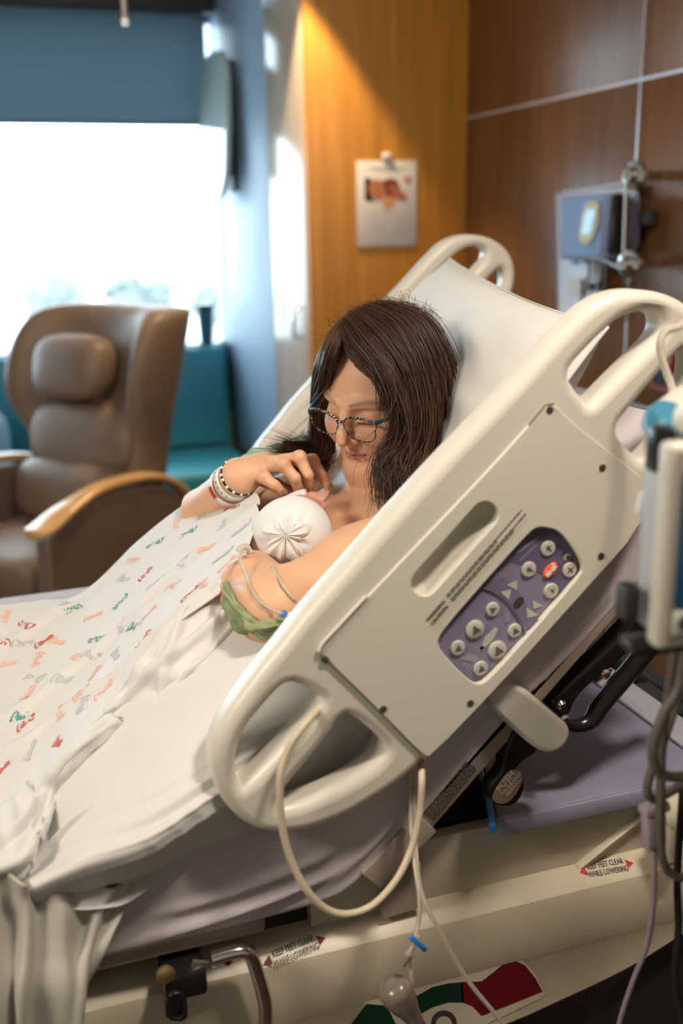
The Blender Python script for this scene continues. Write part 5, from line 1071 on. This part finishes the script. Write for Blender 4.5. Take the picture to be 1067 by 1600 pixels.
def footprint(px, py, ang, sz, dots):
    D = np.sum((PXs-np.array([px, py]))**2, -1); D[:, :18] = 1e9; i0, j0 = np.unravel_index(np.argmin(D), D.shape); V = []; Fc = []
    def add(poly):
        q = np.array(poly)*sz; c, s_ = cos(ang), sin(ang); x = q[:, 0]*c-q[:, 1]*s_; y = q[:, 0]*s_+q[:, 1]*c
        p = bil(S, i0+x/du[i0, j0], j0+y/dv[i0, j0]); n_ = bil(nn, i0+x/du[i0, j0], j0+y/dv[i0, j0]); p = p+n_*0.0017; b = len(V); V.extend(p); 
        m_ = p.mean(0)+n_.mean(0)*0.0002; V.append(m_); k = len(q); Fc.extend([(b+a, b+(a+1) % k, b+k) for a in range(k)])
    sole = [(-.50, .00), (-.46, .13), (-.33, .19), (-.16, .16), (.02, .14), (.20, .20), (.30, .22), (.36, .10), (.34, -.08), (.24, -.20), (.10, -.16), (-.06, -.04), (-.24, -.12), (-.38, -.16), (-.47, -.12)]
    if dots:
        for t in range(34):
            x = rng.uniform(-.48, .34); y = rng.uniform(-.2, .2)
            if (x > -0.2 and x < .1 and (y < -.02)): continue
            add(circ(x, y, rng.uniform(.035, .07), 7))
    else: add(sole)
    for k, (x, y, r) in enumerate([(.50, .17, .085), (.52, .03, .058), (.49, -.09, .052), (.44, -.19, .047), (.37, -.27, .042)]): add(circ(x, y, r, 8))
    return V, Fc
zz = lambda l: [(x/2.54, 750+y/2.54) for x, y in l]
FPR = {'green': ((0.085, 0.33, 0.25), zz([(615, 255), (755, 210), (475, 490), (287, 520), (380, 637), (90, 937), (530, 585)])),
       'salmon': ((0.82, 0.46, 0.35), zz([(520, 325), (820, 275), (683, 425), (372, 540), (590, 532), (235, 645), (150, 718), (30, 730), (240, 915), (115, 845), (415, 835), (105, 1235), (810, 417), (20, 540), (700, 175), (840, 100), (325, 832), (375, 770), (905, 330), (310, 708)])),
       'red': ((0.54, 0.14, 0.11), zz([(585, 372), (920, 115), (762, 447), (575, 640), (105, 580), (235, 1045), (110, 965), (12, 1150), (5, 660), (180, 640)])),
       'grey': ((0.50, 0.515, 0.52), zz([(790, 140), (890, 175), (740, 305), (885, 305), (495, 395), (610, 415), (100, 650), (482, 575), (370, 700), (465, 695), (330, 895), (125, 1070), (255, 492), (250, 790), (140, 790), (960, 200)]))}
for nm, (c, pts) in FPR.items():
    mm = mat('footprint_'+nm, c, 0.9, var=0.15, vscale=300)
    pts = pts+[tuple(PXs[int(i), int(j)]) for i, j in zip(rng.uniform(0.80, 0.97, 9)*NU, rng.uniform(0.2, 0.9, 9)*NV)]
    for q, (x, y) in enumerate(pts):
        big = nm == 'grey' or q % 3 == 0; V, Fc = footprint(x, y, rng.uniform(0, 6.28), 0.0300 if nm != 'grey' else 0.033, nm == 'green' or q % 2 == 0)
        pyd('footprint', V, Fc, mm, bl, smooth=180)
# white underside turned out along the near edge
def fabric(name, G, m, parent, nu=70, nv=50, th=0.003, seed=1, folds=(), wr=0.004, fr=3.0, **k):
    A = sheet([[PB(*p) for p in r] for r in G], nu, nv); u, v = np.meshgrid(np.linspace(0, 1, nu), np.linspace(0, 1, nv), indexing='ij'); n_ = normals(A); n_ = n_ if n_[..., 1].mean() < 0 else -n_
    h = wr*smooth_noise(u, v, fr, seed)
    for (a, b, c0, w_, hh) in folds: h = h+hh*np.exp(-((a*u+b*v-c0+0.015*np.sin(7*u+5*v+seed))/w_)**2)
    return sheet_mesh(name, A+n_*h[..., None], th, m, parent, smooth=180, **k)
fabric('turned_edge', [[(352, 900, 1.205), (372, 930, 1.185), (388, 958, 1.165), (393, 985, 1.145)], [(320, 928, 1.20), (338, 965, 1.165), (352, 995, 1.14), (358, 1015, 1.125)], [(272, 965, 1.18), (288, 1010, 1.15), (305, 1045, 1.125), (318, 1062, 1.11)], [(232, 1015, 1.17), (242, 1060, 1.14), (250, 1100, 1.115), (262, 1112, 1.10)], [(200, 1065, 1.16), (202, 1105, 1.14), (205, 1135, 1.11), (215, 1148, 1.10)], [(170, 1105, 1.155), (172, 1130, 1.14), (178, 1150, 1.12), (190, 1160, 1.11)]], M_['muslin'], bl, 90, 50, 0.004, 31, [(0.3, 1, 0.45, 0.06, 0.010), (-0.25, 1, 0.6, 0.05, 0.009), (0.8, 0.3, 0.55, 0.05, 0.008), (1, -0.4, 0.35, 0.04, 0.007)], 0.007, 3.2, label='plain white underside turned out along the near edge')
_hp = [(182, 1124, 1.13), (155, 1144, 1.115), (122, 1172, 1.105), (96, 1203, 1.10), (78, 1238, 1.10), (66, 1276, 1.095), (54, 1304, 1.09)]
fabric('rolled_hem', [[(x-16, y-8, Y+0.012), (x-9, y-6, Y-0.004), (x, y, Y-0.014), (x+9, y+6, Y-0.006), (x+12, y+9, Y+0.012)] for x, y, Y in _hp], M_['muslin'], bl, 80, 30, 0.003, 61, [(0.05, 1, 0.35, 0.07, 0.005), (-0.1, 1, 0.70, 0.08, 0.005)], 0.005, 3.5)
fabric('turned_edge', [[(40, 1225, 1.13), (62, 1250, 1.11), (66, 1300, 1.09), (52, 1345, 1.07)], [(5, 1260, 1.13), (22, 1310, 1.10), (30, 1345, 1.08), (35, 1370, 1.06)], [(-50, 1290, 1.13), (-30, 1335, 1.10), (-20, 1365, 1.07), (-10, 1390, 1.05)], [(-140, 1330, 1.13), (-120, 1370, 1.10), (-110, 1400, 1.07), (-100, 1430, 1.05)]], M_['muslin'], bl, 60, 50, 0.004, 41, [(0.1, 1, 0.35, 0.05, 0.012), (0.2, 1, 0.75, 0.06, 0.012)], 0.006, 3)
# grey-white bath blanket hanging over the edge
hb = fabric('bath_blanket', [[(-120, 1290, 1.06), (-60, 1320, 1.04), (0, 1352, 1.03), (60, 1380, 1.025), (120, 1385, 1.025), (205, 1378, 1.03)], [(-120, 1370, 0.985), (-60, 1392, 0.983), (0, 1410, 0.980), (60, 1420, 0.978), (125, 1415, 0.980), (203, 1398, 0.985)], [(-120, 1460, 0.97), (-60, 1480, 0.968), (0, 1490, 0.965), (58, 1490, 0.96), (118, 1480, 0.965), (188, 1436, 0.975)], [(-120, 1560, 0.955), (-60, 1560, 0.95), (0, 1565, 0.95), (50, 1560, 0.945), (105, 1550, 0.95), (150, 1500, 0.965)], [(-120, 1680, 0.95), (-60, 1680, 0.945), (0, 1680, 0.945), (45, 1680, 0.94), (90, 1670, 0.945), (122, 1590, 0.96)], [(-120, 1800, 0.95), (-60, 1800, 0.945), (0, 1800, 0.945), (40, 1800, 0.94), (75, 1780, 0.945), (105, 1680, 0.96)]], M_['greycloth'], None, 90, 90, 0.004, 51, [(-0.30, 1, 0.22, 0.06, 0.016), (-0.10, 1, 0.50, 0.035, 0.018), (-0.22, 1, 0.66, 0.07, 0.014), (0.10, 1, 0.92, 0.03, 0.012)], 0.011, 2.0)
tag(hb, 'grey white blanket hanging down over the mattress at the lower left', 'blanket')
# ------------------------------------------------------------------ pump box on the head wall
HWX = XW-0.001
wp = empty('wall_pump', PX(940, 400, HWX), 'infusion pump in a clear cover on steel knobs on the head wall', 'medical pump')
def wpt(px, py, off): return PX(px, py, HWX-off)
ACR = glass_mat('clear_acrylic', (0.90, 0.93, 0.97), 0.05, 0.15)
PALEP = mat('pale_blue_plastic', (0.22, 0.28, 0.44), 0.5, spec=0.3)
def slab(name, pxs, off, th, m, par, bev=0.003, rnd=0, **k):
    q = [wpt(x, y, off) for x, y in pxs]; M = frame((HWX-off, 0, 0), (0, -1, 0), (0, 0, 1)); Mi = M.inverted(); lp = [(Mi@Vector([float(t) for t in v]))[:2] for v in q]
    return plate(name, [chaikin(lp, rnd) if rnd else lp], M, th, bev, m, par, **k)
slab('back_plate', [(870, 303), (998, 288), (990, 415), (944, 420), (940, 486), (874, 494)], 0.018, 0.012, mat('mount_plate_grey', (0.40, 0.42, 0.50), 0.3), wp)
slab('cover', [(874, 310), (945, 302), (935, 402), (880, 404)], 0.135, 0.004, ACR, wp, 0.001)
slab('pump_body', [(890, 308), (962, 302), (952, 402), (888, 404)], 0.10, 0.055, PALEP, wp, 0.010)
sc = slab('screen_bezel', [(910, 335), (918, 315), (932, 312), (938, 322), (932, 362), (922, 381), (910, 382), (904, 370)], 0.133, 0.006, mat('bezel_yellow', (0.62, 0.40, 0.09), 0.4), wp, 0.001, 1)
slab('screen', [(915, 328), (932, 326), (923, 366), (908, 367)], 0.1375, 0.003, mat('pump_screen', (0.14, 0.30, 0.42), 0.2, emit=(0.20, 0.42, 0.55), es=0.35), wp, 0.0005)
slab('clamp_housing', [(952, 305), (972, 303), (968, 395), (945, 398)], 0.085, 0.05, M_['black'], wp, 0.006)
slab('side_housing', [(975, 318), (995, 316), (992, 385), (973, 388)], 0.05, 0.03, mat('dark_violet_plastic', (0.09, 0.075, 0.12), 0.4), wp, 0.004)
for nm, a in (('cover_rod', [(880, 300), (940, 292), (978, 285)]), ('cover_rod', [(978, 285), (974, 420)]), ('cover_rod', [(888, 404), (940, 404), (974, 422)])): tube(nm, [wpt(x, y, 0.10) for x, y in a], 0.004, ACR if nm == 'x' else M_['steel'], wp)
for p in ((1003, 274), (995, 412)):
    c = wpt(*p, 0.06); kn = lathe('knob', [(0.012, 0.06), (0.014, -0.005), (0.030, -0.010), (0.038, -0.022), (0.036, -0.034), (0.020, -0.040), (0.014, -0.055)], c, M_['chrome'], wp, axis=(1, 0.25, 0), seg=26)
    tube('knob_arm', [c, wpt(p[0]-22, p[1]+(2 if p[1] < 300 else -6), 0.105)], 0.012, M_['dark'], wp)
slab('rail_block', [(996, 330), (1020, 328), (1018, 352), (994, 354)], 0.03, 0.03, M_['dark'], wp, 0.004)
slab('clear_bag_holder', [(875, 405), (932, 405), (930, 500), (876, 500)], 0.06, 0.006, mat('pale_holder', (0.55, 0.60, 0.70), 0.3), wp, 0.002)
slab('paper_tag', [(890, 437), (908, 434), (906, 458), (889, 460)], 0.075, 0.003, mat('tag_beige', (0.62, 0.60, 0.52), 0.5), wp, 0.0005)
slab('blue_clip', [(893, 404), (903, 404), (901, 414), (894, 414)], 0.085, 0.01, M_['bluep'], wp, 0.001)
for pts, r, m in (([(922, 404), (918, 440), (908, 470), (905, 520)], 0.004, 'greycord'), ([(938, 404), (934, 450), (928, 500)], 0.003, 'white'), ([(946, 402), (947, 430), (944, 470)], 0.005, 'black'), ([(930, 404), (925, 440), (915, 480), (910, 520)], 0.003, 'white')): tube('hanging_line', [wpt(x, y, 0.07) for x, y in pts], r, M_[m], wp, smooth_n=4)
for p in ((924, 448), (937, 445)): box('line_clamp', wpt(*p, 0.07), (0.015, 0.016, 0.022), M_['dark'], wp, bev=0.002)
so = empty('wall_socket', PX(1035, 590, HWX), 'red wall socket plate on the head wall behind the rail strut', 'socket')
slab('plate', [(1015, 560), (1052, 555), (1050, 618), (1016, 606)], 0.006, 0.010, mat('socket_red', (0.33, 0.02, 0.02), 0.4), so, 0.002)
slab('socket_face', [(1020, 574), (1046, 570), (1044, 604), (1021, 598)], 0.013, 0.006, M_['black'], so, 0.001)
# ------------------------------------------------------------------ monitor on its stand, close at the right
mo = empty('patient_monitor', (0.60, 0.66, 1.17), 'beige patient monitor with dark blue screen close at the right edge', 'monitor')
MR = frame((0, 0, 0), (cos(radians(-6)), sin(radians(-6)), 0), (sin(radians(6))*1.0, cos(radians(6)), 0))
MC = P(1010, 850, 0.660); mx_ = np.array([cos(radians(8)), sin(radians(8))*-1, 0]); my_ = np.array([sin(radians(8)), cos(radians(8)), 0])
RotM = Matrix(((mx_[0], my_[0], 0), (mx_[1], my_[1], 0), (0, 0, 1)))
zb = P(1010, 1006, 0.65)[2]; zt_ = P(1010, 690, 0.65)[2]; hz = zt_-zb
def mloc(x, y, z): return np.array([MC[0], MC[1], zb])+mx_*x+my_*y+np.array([0, 0, z])
BEI = mat('monitor_beige', (0.60, 0.56, 0.49), 0.35); GRY = mat('monitor_grey', (0.44, 0.45, 0.46), 0.35)
box('casing', mloc(0.135, -0.016, hz/2), (0.27, 0.020, hz), BEI, mo, rot=RotM, bev=0.006, seg=3)
box('rear_shell', mloc(0.140, 0.012, hz/2), (0.268, 0.036, hz*0.97), GRY, mo, rot=RotM, bev=0.010, seg=3)
box('bezel', mloc(0.137, -0.0285, hz/2), (0.262, 0.006, hz*0.95), mat('bezel_shadow', (0.30, 0.26, 0.22), 0.5), mo, rot=RotM, bev=0.002)
SCR = mat('monitor_screen', (0.006, 0.022, 0.040), 0.15, emit=(0.006, 0.030, 0.055), es=0.8)
box('screen', mloc(0.1375, -0.0325, hz*0.56), (0.256, 0.003, hz*0.66), SCR, mo, rot=RotM, bev=0.001)
box('control_strip', mloc(0.1375, -0.0325, hz*0.155), (0.256, 0.003, hz*0.12), mat('strip_pale', (0.55, 0.56, 0.50), 0.4), mo, rot=RotM, bev=0.001)
box('screen_tile', mloc(0.026, -0.0345, hz*0.80), (0.022, 0.001, hz*0.075), mat('tile_blue', (0.02, 0.13, 0.24), 0.3, emit=(0.03, 0.2, 0.35), es=0.6), mo, rot=RotM, bev=0)
box('screen_tile', mloc(0.026, -0.0345, hz*0.70), (0.022, 0.001, hz*0.06), mat('tile_teal', (0.04, 0.16, 0.26), 0.3, emit=(0.04, 0.2, 0.32), es=0.5), mo, rot=RotM, bev=0)
for k in range(3): lathe('knob', [(0.007, 0), (0.007, 0.004), (0.004, 0.006)], mloc(0.020+k*0.03, -0.034, hz*0.155), M_['dark'], mo, axis=tuple(-my_), seg=14)
box('handle', mloc(0.14, 0.002, hz+0.012), (0.24, 0.030, 0.026), mat('handle_white', (0.70, 0.68, 0.62), 0.35), mo, rot=RotM, bev=0.010, seg=3)
box('corner_latch', mloc(0.008, 0.004, hz*0.94), (0.018, 0.02, 0.036), M_['black'], mo, rot=RotM, bev=0.004)
box('foot_bumper', mloc(0.012, 0.0, -0.004), (0.05, 0.03, 0.010), M_['black'], mo, rot=RotM, bev=0.004)
box('side_port', mloc(-0.008, 0.01, hz*0.18), (0.014, 0.022, 0.030), M_['dark'], mo, rot=RotM, bev=0.004)
tube('clamp_arm', [P(1040, 665, 0.78), P(1070, 640, 0.80), P(1110, 620, 0.82)], 0.022, BEI, mo, smooth_n=4, seg=14)
lathe('blue_knob', [(0.004, -0.012), (0.026, -0.010), (0.028, 0.0), (0.024, 0.010), (0.004, 0.012)], P(1052, 665, 0.75), mat('teal_knob', (0.05, 0.22, 0.34), 0.35), mo, axis=(0.2, -0.5, 1), seg=24)
tube('sensor_tip', [P(998, 800, 0.70), P(1003, 770, 0.70)], [0.0032, 0.002], M_['white'], mo)
sd = empty('monitor_stand', (0.86, 0.80, 0), 'rolling stand that carries the monitor, outside the right frame edge', 'stand')
tube('pole', [(0.70, 0.74, 0.07), (0.70, 0.74, 1.42)], 0.017, M_['chrome'], sd, seg=16)
for k in range(5): a = 2*pi*k/5+0.25; tube('leg', [(0.70, 0.74, 0.09), (0.70+0.26*cos(a), 0.74+0.26*sin(a)*0.75, 0.07)], 0.014, M_['dark'], sd); lathe('caster', [(0.01, -0.012), (0.03, -0.01), (0.03, 0.01), (0.01, 0.012)], (0.70+0.26*cos(a), 0.74+0.26*sin(a)*0.75, 0.031), M_['black'], sd, axis=(cos(a+1.57), sin(a+1.57), 0))
sd.location = (0.70, 0.74, 0)
for o in sd.children: o.location = Vector((0.86-0.70, 0.80-0.74, 0))*1.0
# ------------------------------------------------------------------ cords and tubing
def cord(name, pts, r, m, label, cat='cord', group=None, n=8): return tag(tube(name, [P(*p) for p in pts], r, M_[m], None, smooth_n=n, seg=9, smooth=180), label, cat, group)
cord('call_cord', [(508, 1098, 0.985), (494, 1112, 0.955), (470, 1140, 0.938), (447, 1178, 0.935), (437, 1220, 0.930), (441, 1290, 0.928), (455, 1345, 0.925), (480, 1392, 0.92), (510, 1420, 0.92), (545, 1428, 0.92), (585, 1412, 0.925), (622, 1370, 0.93), (645, 1318, 0.94), (656, 1265, 0.945), (659, 1215, 0.95), (656, 1185, 0.985)], 0.0042, 'cord', 'thick cream cord looping down from the near siderail grip')
cord('drainage_tube', [(640, 1200, 0.99), (642, 1290, 0.97), (648, 1350, 0.93), (655, 1400, 0.91), (654, 1440, 0.905), (645, 1480, 0.90), (643, 1540, 0.90), (646, 1640, 0.90)], 0.0026, 'clear', 'clear tube with blue slide clamp hanging before the lower cover', 'tubing')
cord('drainage_tube', [(646, 1230, 0.985), (650, 1330, 0.96), (660, 1400, 0.91), (690, 1460, 0.90), (730, 1530, 0.895), (770, 1580, 0.89), (820, 1640, 0.89)], 0.0026, 'clear', 'clear tube slanting right across the red gauge decal', 'tubing')
sc_ = empty('slide_clamp', P(653, 1474, 0.897), 'small blue slide clamp on the hanging clear tube', 'clamp')
box('clamp_plate', P(653, 1474, 0.897), (0.030, 0.004, 0.0062), M_['bluep'], sc_, rot=Matrix.Rotation(radians(50), 3, 'Y'), bev=0.0012)
ij = empty('tubing_port', P(636, 1495, 0.90), 'grey clear injection port branching off the hanging tube', 'connector')
tube('branch', [P(655, 1462, 0.90), P(645, 1478, 0.898), P(637, 1490, 0.897)], 0.0022, M_['clear'], ij)
lathe('port', [(0.0028, 0), (0.0052, 0.003), (0.0052, 0.010), (0.0040, 0.012), (0.0040, 0.016), (0.0026, 0.019)], P(640, 1486, 0.897), mat('clear_grey_plastic', (0.40, 0.34, 0.29), 0.15, trans=0.3), ij, axis=(-0.5, 0, -1), seg=14)
bu = empty('drip_bulb', P(625, 1565, 0.90), 'ribbed clear plastic bulb hanging low before the gauge decal', 'bulb')
lathe('bulb', [(0.004, 0.030), (0.013, 0.028), (0.0185, 0.022), (0.0200, 0.016), (0.0188, 0.012), (0.0196, 0.008), (0.0180, 0.002), (0.0170, -0.006), (0.013, -0.018), (0.010, -0.034), (0.009, -0.05)], P(627, 1562, 0.90), mat('milky_plastic', (0.26, 0.22, 0.185), 0.22, trans=0.4), bu, axis=(-0.45, 0, 0.9), seg=26, smooth=180)
cord('monitor_cable', [(1060, 985, 0.70), (1052, 1040, 0.71), (1042, 1100, 0.72), (1034, 1170, 0.73), (1032, 1240, 0.73), (1031, 1300, 0.73), (1036, 1345, 0.73), (1050, 1366, 0.73), (1075, 1370, 0.73), (1120, 1350, 0.73)], 0.0045, 'greycord', 'dark cable hanging straight from the monitor into a low bend')
cord('monitor_cable', [(1072, 1000, 0.70), (1062, 1070, 0.70), (1040, 1110, 0.70), (1024, 1150, 0.70), (1020, 1185, 0.70), (1032, 1208, 0.70), (1060, 1214, 0.70), (1110, 1206, 0.70)], 0.0050, 'greycord', 'dark cable making the upper wide loop below the monitor')
cord('monitor_cable', [(1075, 1010, 0.74), (1058, 1090, 0.74), (1032, 1170, 0.74), (1014, 1215, 0.74), (1012, 1240, 0.74), (1024, 1249, 0.74), (1046, 1238, 0.74), (1075, 1222, 0.74), (1120, 1205, 0.74)], 0.0045, 'greycord', 'dark cable making the lower loop above the lilac connector')
cord('monitor_cable', [(1068, 1215, 0.76), (1063, 1290, 0.76), (1058, 1380, 0.76), (1060, 1450, 0.76), (1055, 1520, 0.76), (1060, 1560, 0.76), (1080, 1640, 0.76)], 0.0040, 'blackmatt', 'black cable running down the right edge to the floor')
lc = empty('cable_connector', P(1020, 1290, 0.745), 'lilac cable connector block hanging among the dark cables', 'connector')
box('block', P(1021, 1295, 0.745), (0.022, 0.014, 0.040), M_['lilac'], lc, rot=Matrix.Rotation(radians(-6), 3, 'Y'), bev=0.003)
box('collar', P(1022, 1262, 0.745), (0.029, 0.016, 0.010), M_['lilac'], lc, rot=Matrix.Rotation(radians(-6), 3, 'Y'), bev=0.003)
cord('connector_cable', [(1022, 1325, 0.745), (1022, 1370, 0.75), (1020, 1420, 0.76), (1010, 1480, 0.78), (990, 1530, 0.80), (970, 1590, 0.82), (960, 1640, 0.83)], 0.0030, 'lilac', 'thin greyish cable running from the lilac connector to the floor')
cord('oxygen_tube', [(1085, 480, 0.90), (1064, 508, 0.90), (1042, 516, 0.90), (1032, 534, 0.90), (1034, 560, 0.90), (1048, 600, 0.89), (1060, 640, 0.87), (1064, 700, 0.85)], 0.0042, 'clear', 'clear tube draped over the near rail strut', 'tubing')
# intravenous line lying on the skin of the near arm
from mathutils.bvhtree import BVHTree
_bv = BVHTree.FromPolygons([Vector(v) for v in VV.tolist()], [tuple(q) for q in QQ.tolist()])
def on_skin(p, off=0.0022):
    co, n_, i_, dd = _bv.find_nearest(Vector([float(t) for t in p]))
    n_ = n_ if n_.dot(Vector([float(t) for t in p])-co) > 0 or n_.y < 0 else -n_
    return np.array(co)+np.array(n_)*off
def skin_cord(name, pts, r, label):
    q = [P(*p) if f else on_skin(P(*p)) for *p, f in pts]; q = catmull(q, 8)
    return tag(tube(name, q, r, M_['clear'], None, seg=9, smooth=180), label, 'tubing')
skin_cord('intravenous_line', [(384, 862, 1.180, 1), (374, 868, 1.160, 1), (366, 880, 1.120, 0), (372, 905, 1.090, 0), (388, 925, 1.08, 0), (405, 940, 1.07, 0), (424, 952, 1.066, 0), (442, 960, 1.066, 1), (460, 967, 1.066, 1), (485, 966, 1.066, 1), (520, 958, 1.06, 1)], 0.0021, 'clear intravenous line curving over the inside of the near elbow')
skin_cord('intravenous_line', [(424, 884, 1.150, 0), (440, 897, 1.10, 0), (458, 912, 1.08, 0), (474, 926, 1.07, 0), (488, 940, 1.068, 0), (505, 950, 1.06, 1)], 0.0020, 'clear line running from under the bow towards the siderail')
lu = empty('luer_connector', P(450, 962, 1.070), 'white luer connector with a blue ring beside the green gown', 'connector')
ax_ = P(462, 970, 1.070)-P(438, 955, 1.072); ax_ /= np.linalg.norm(ax_)
lathe('hub', [(0.003, 0), (0.0052, 0.001), (0.0052, 0.009), (0.0042, 0.010), (0.0042, 0.018), (0.0028, 0.019)], P(447, 961, 1.068), M_['white'], lu, axis=tuple(ax_), seg=14)
lathe('blue_ring', [(0.0035, 0), (0.0045, 0.001), (0.0045, 0.005), (0.0035, 0.006)], P(440, 957, 1.068), M_['bluep'], lu, axis=tuple(ax_), seg=14)
ct = empty('clear_clamp', P(380, 857, 1.185), 'clear plastic clamp at the blanket edge beside the cap', 'clamp')
tube('clamp_body', [P(*p) for p in [(372, 862, 1.18), (378, 855, 1.182), (386, 855, 1.184), (390, 862, 1.184)]], 0.0040, M_['clear'], ct, smooth_n=4)
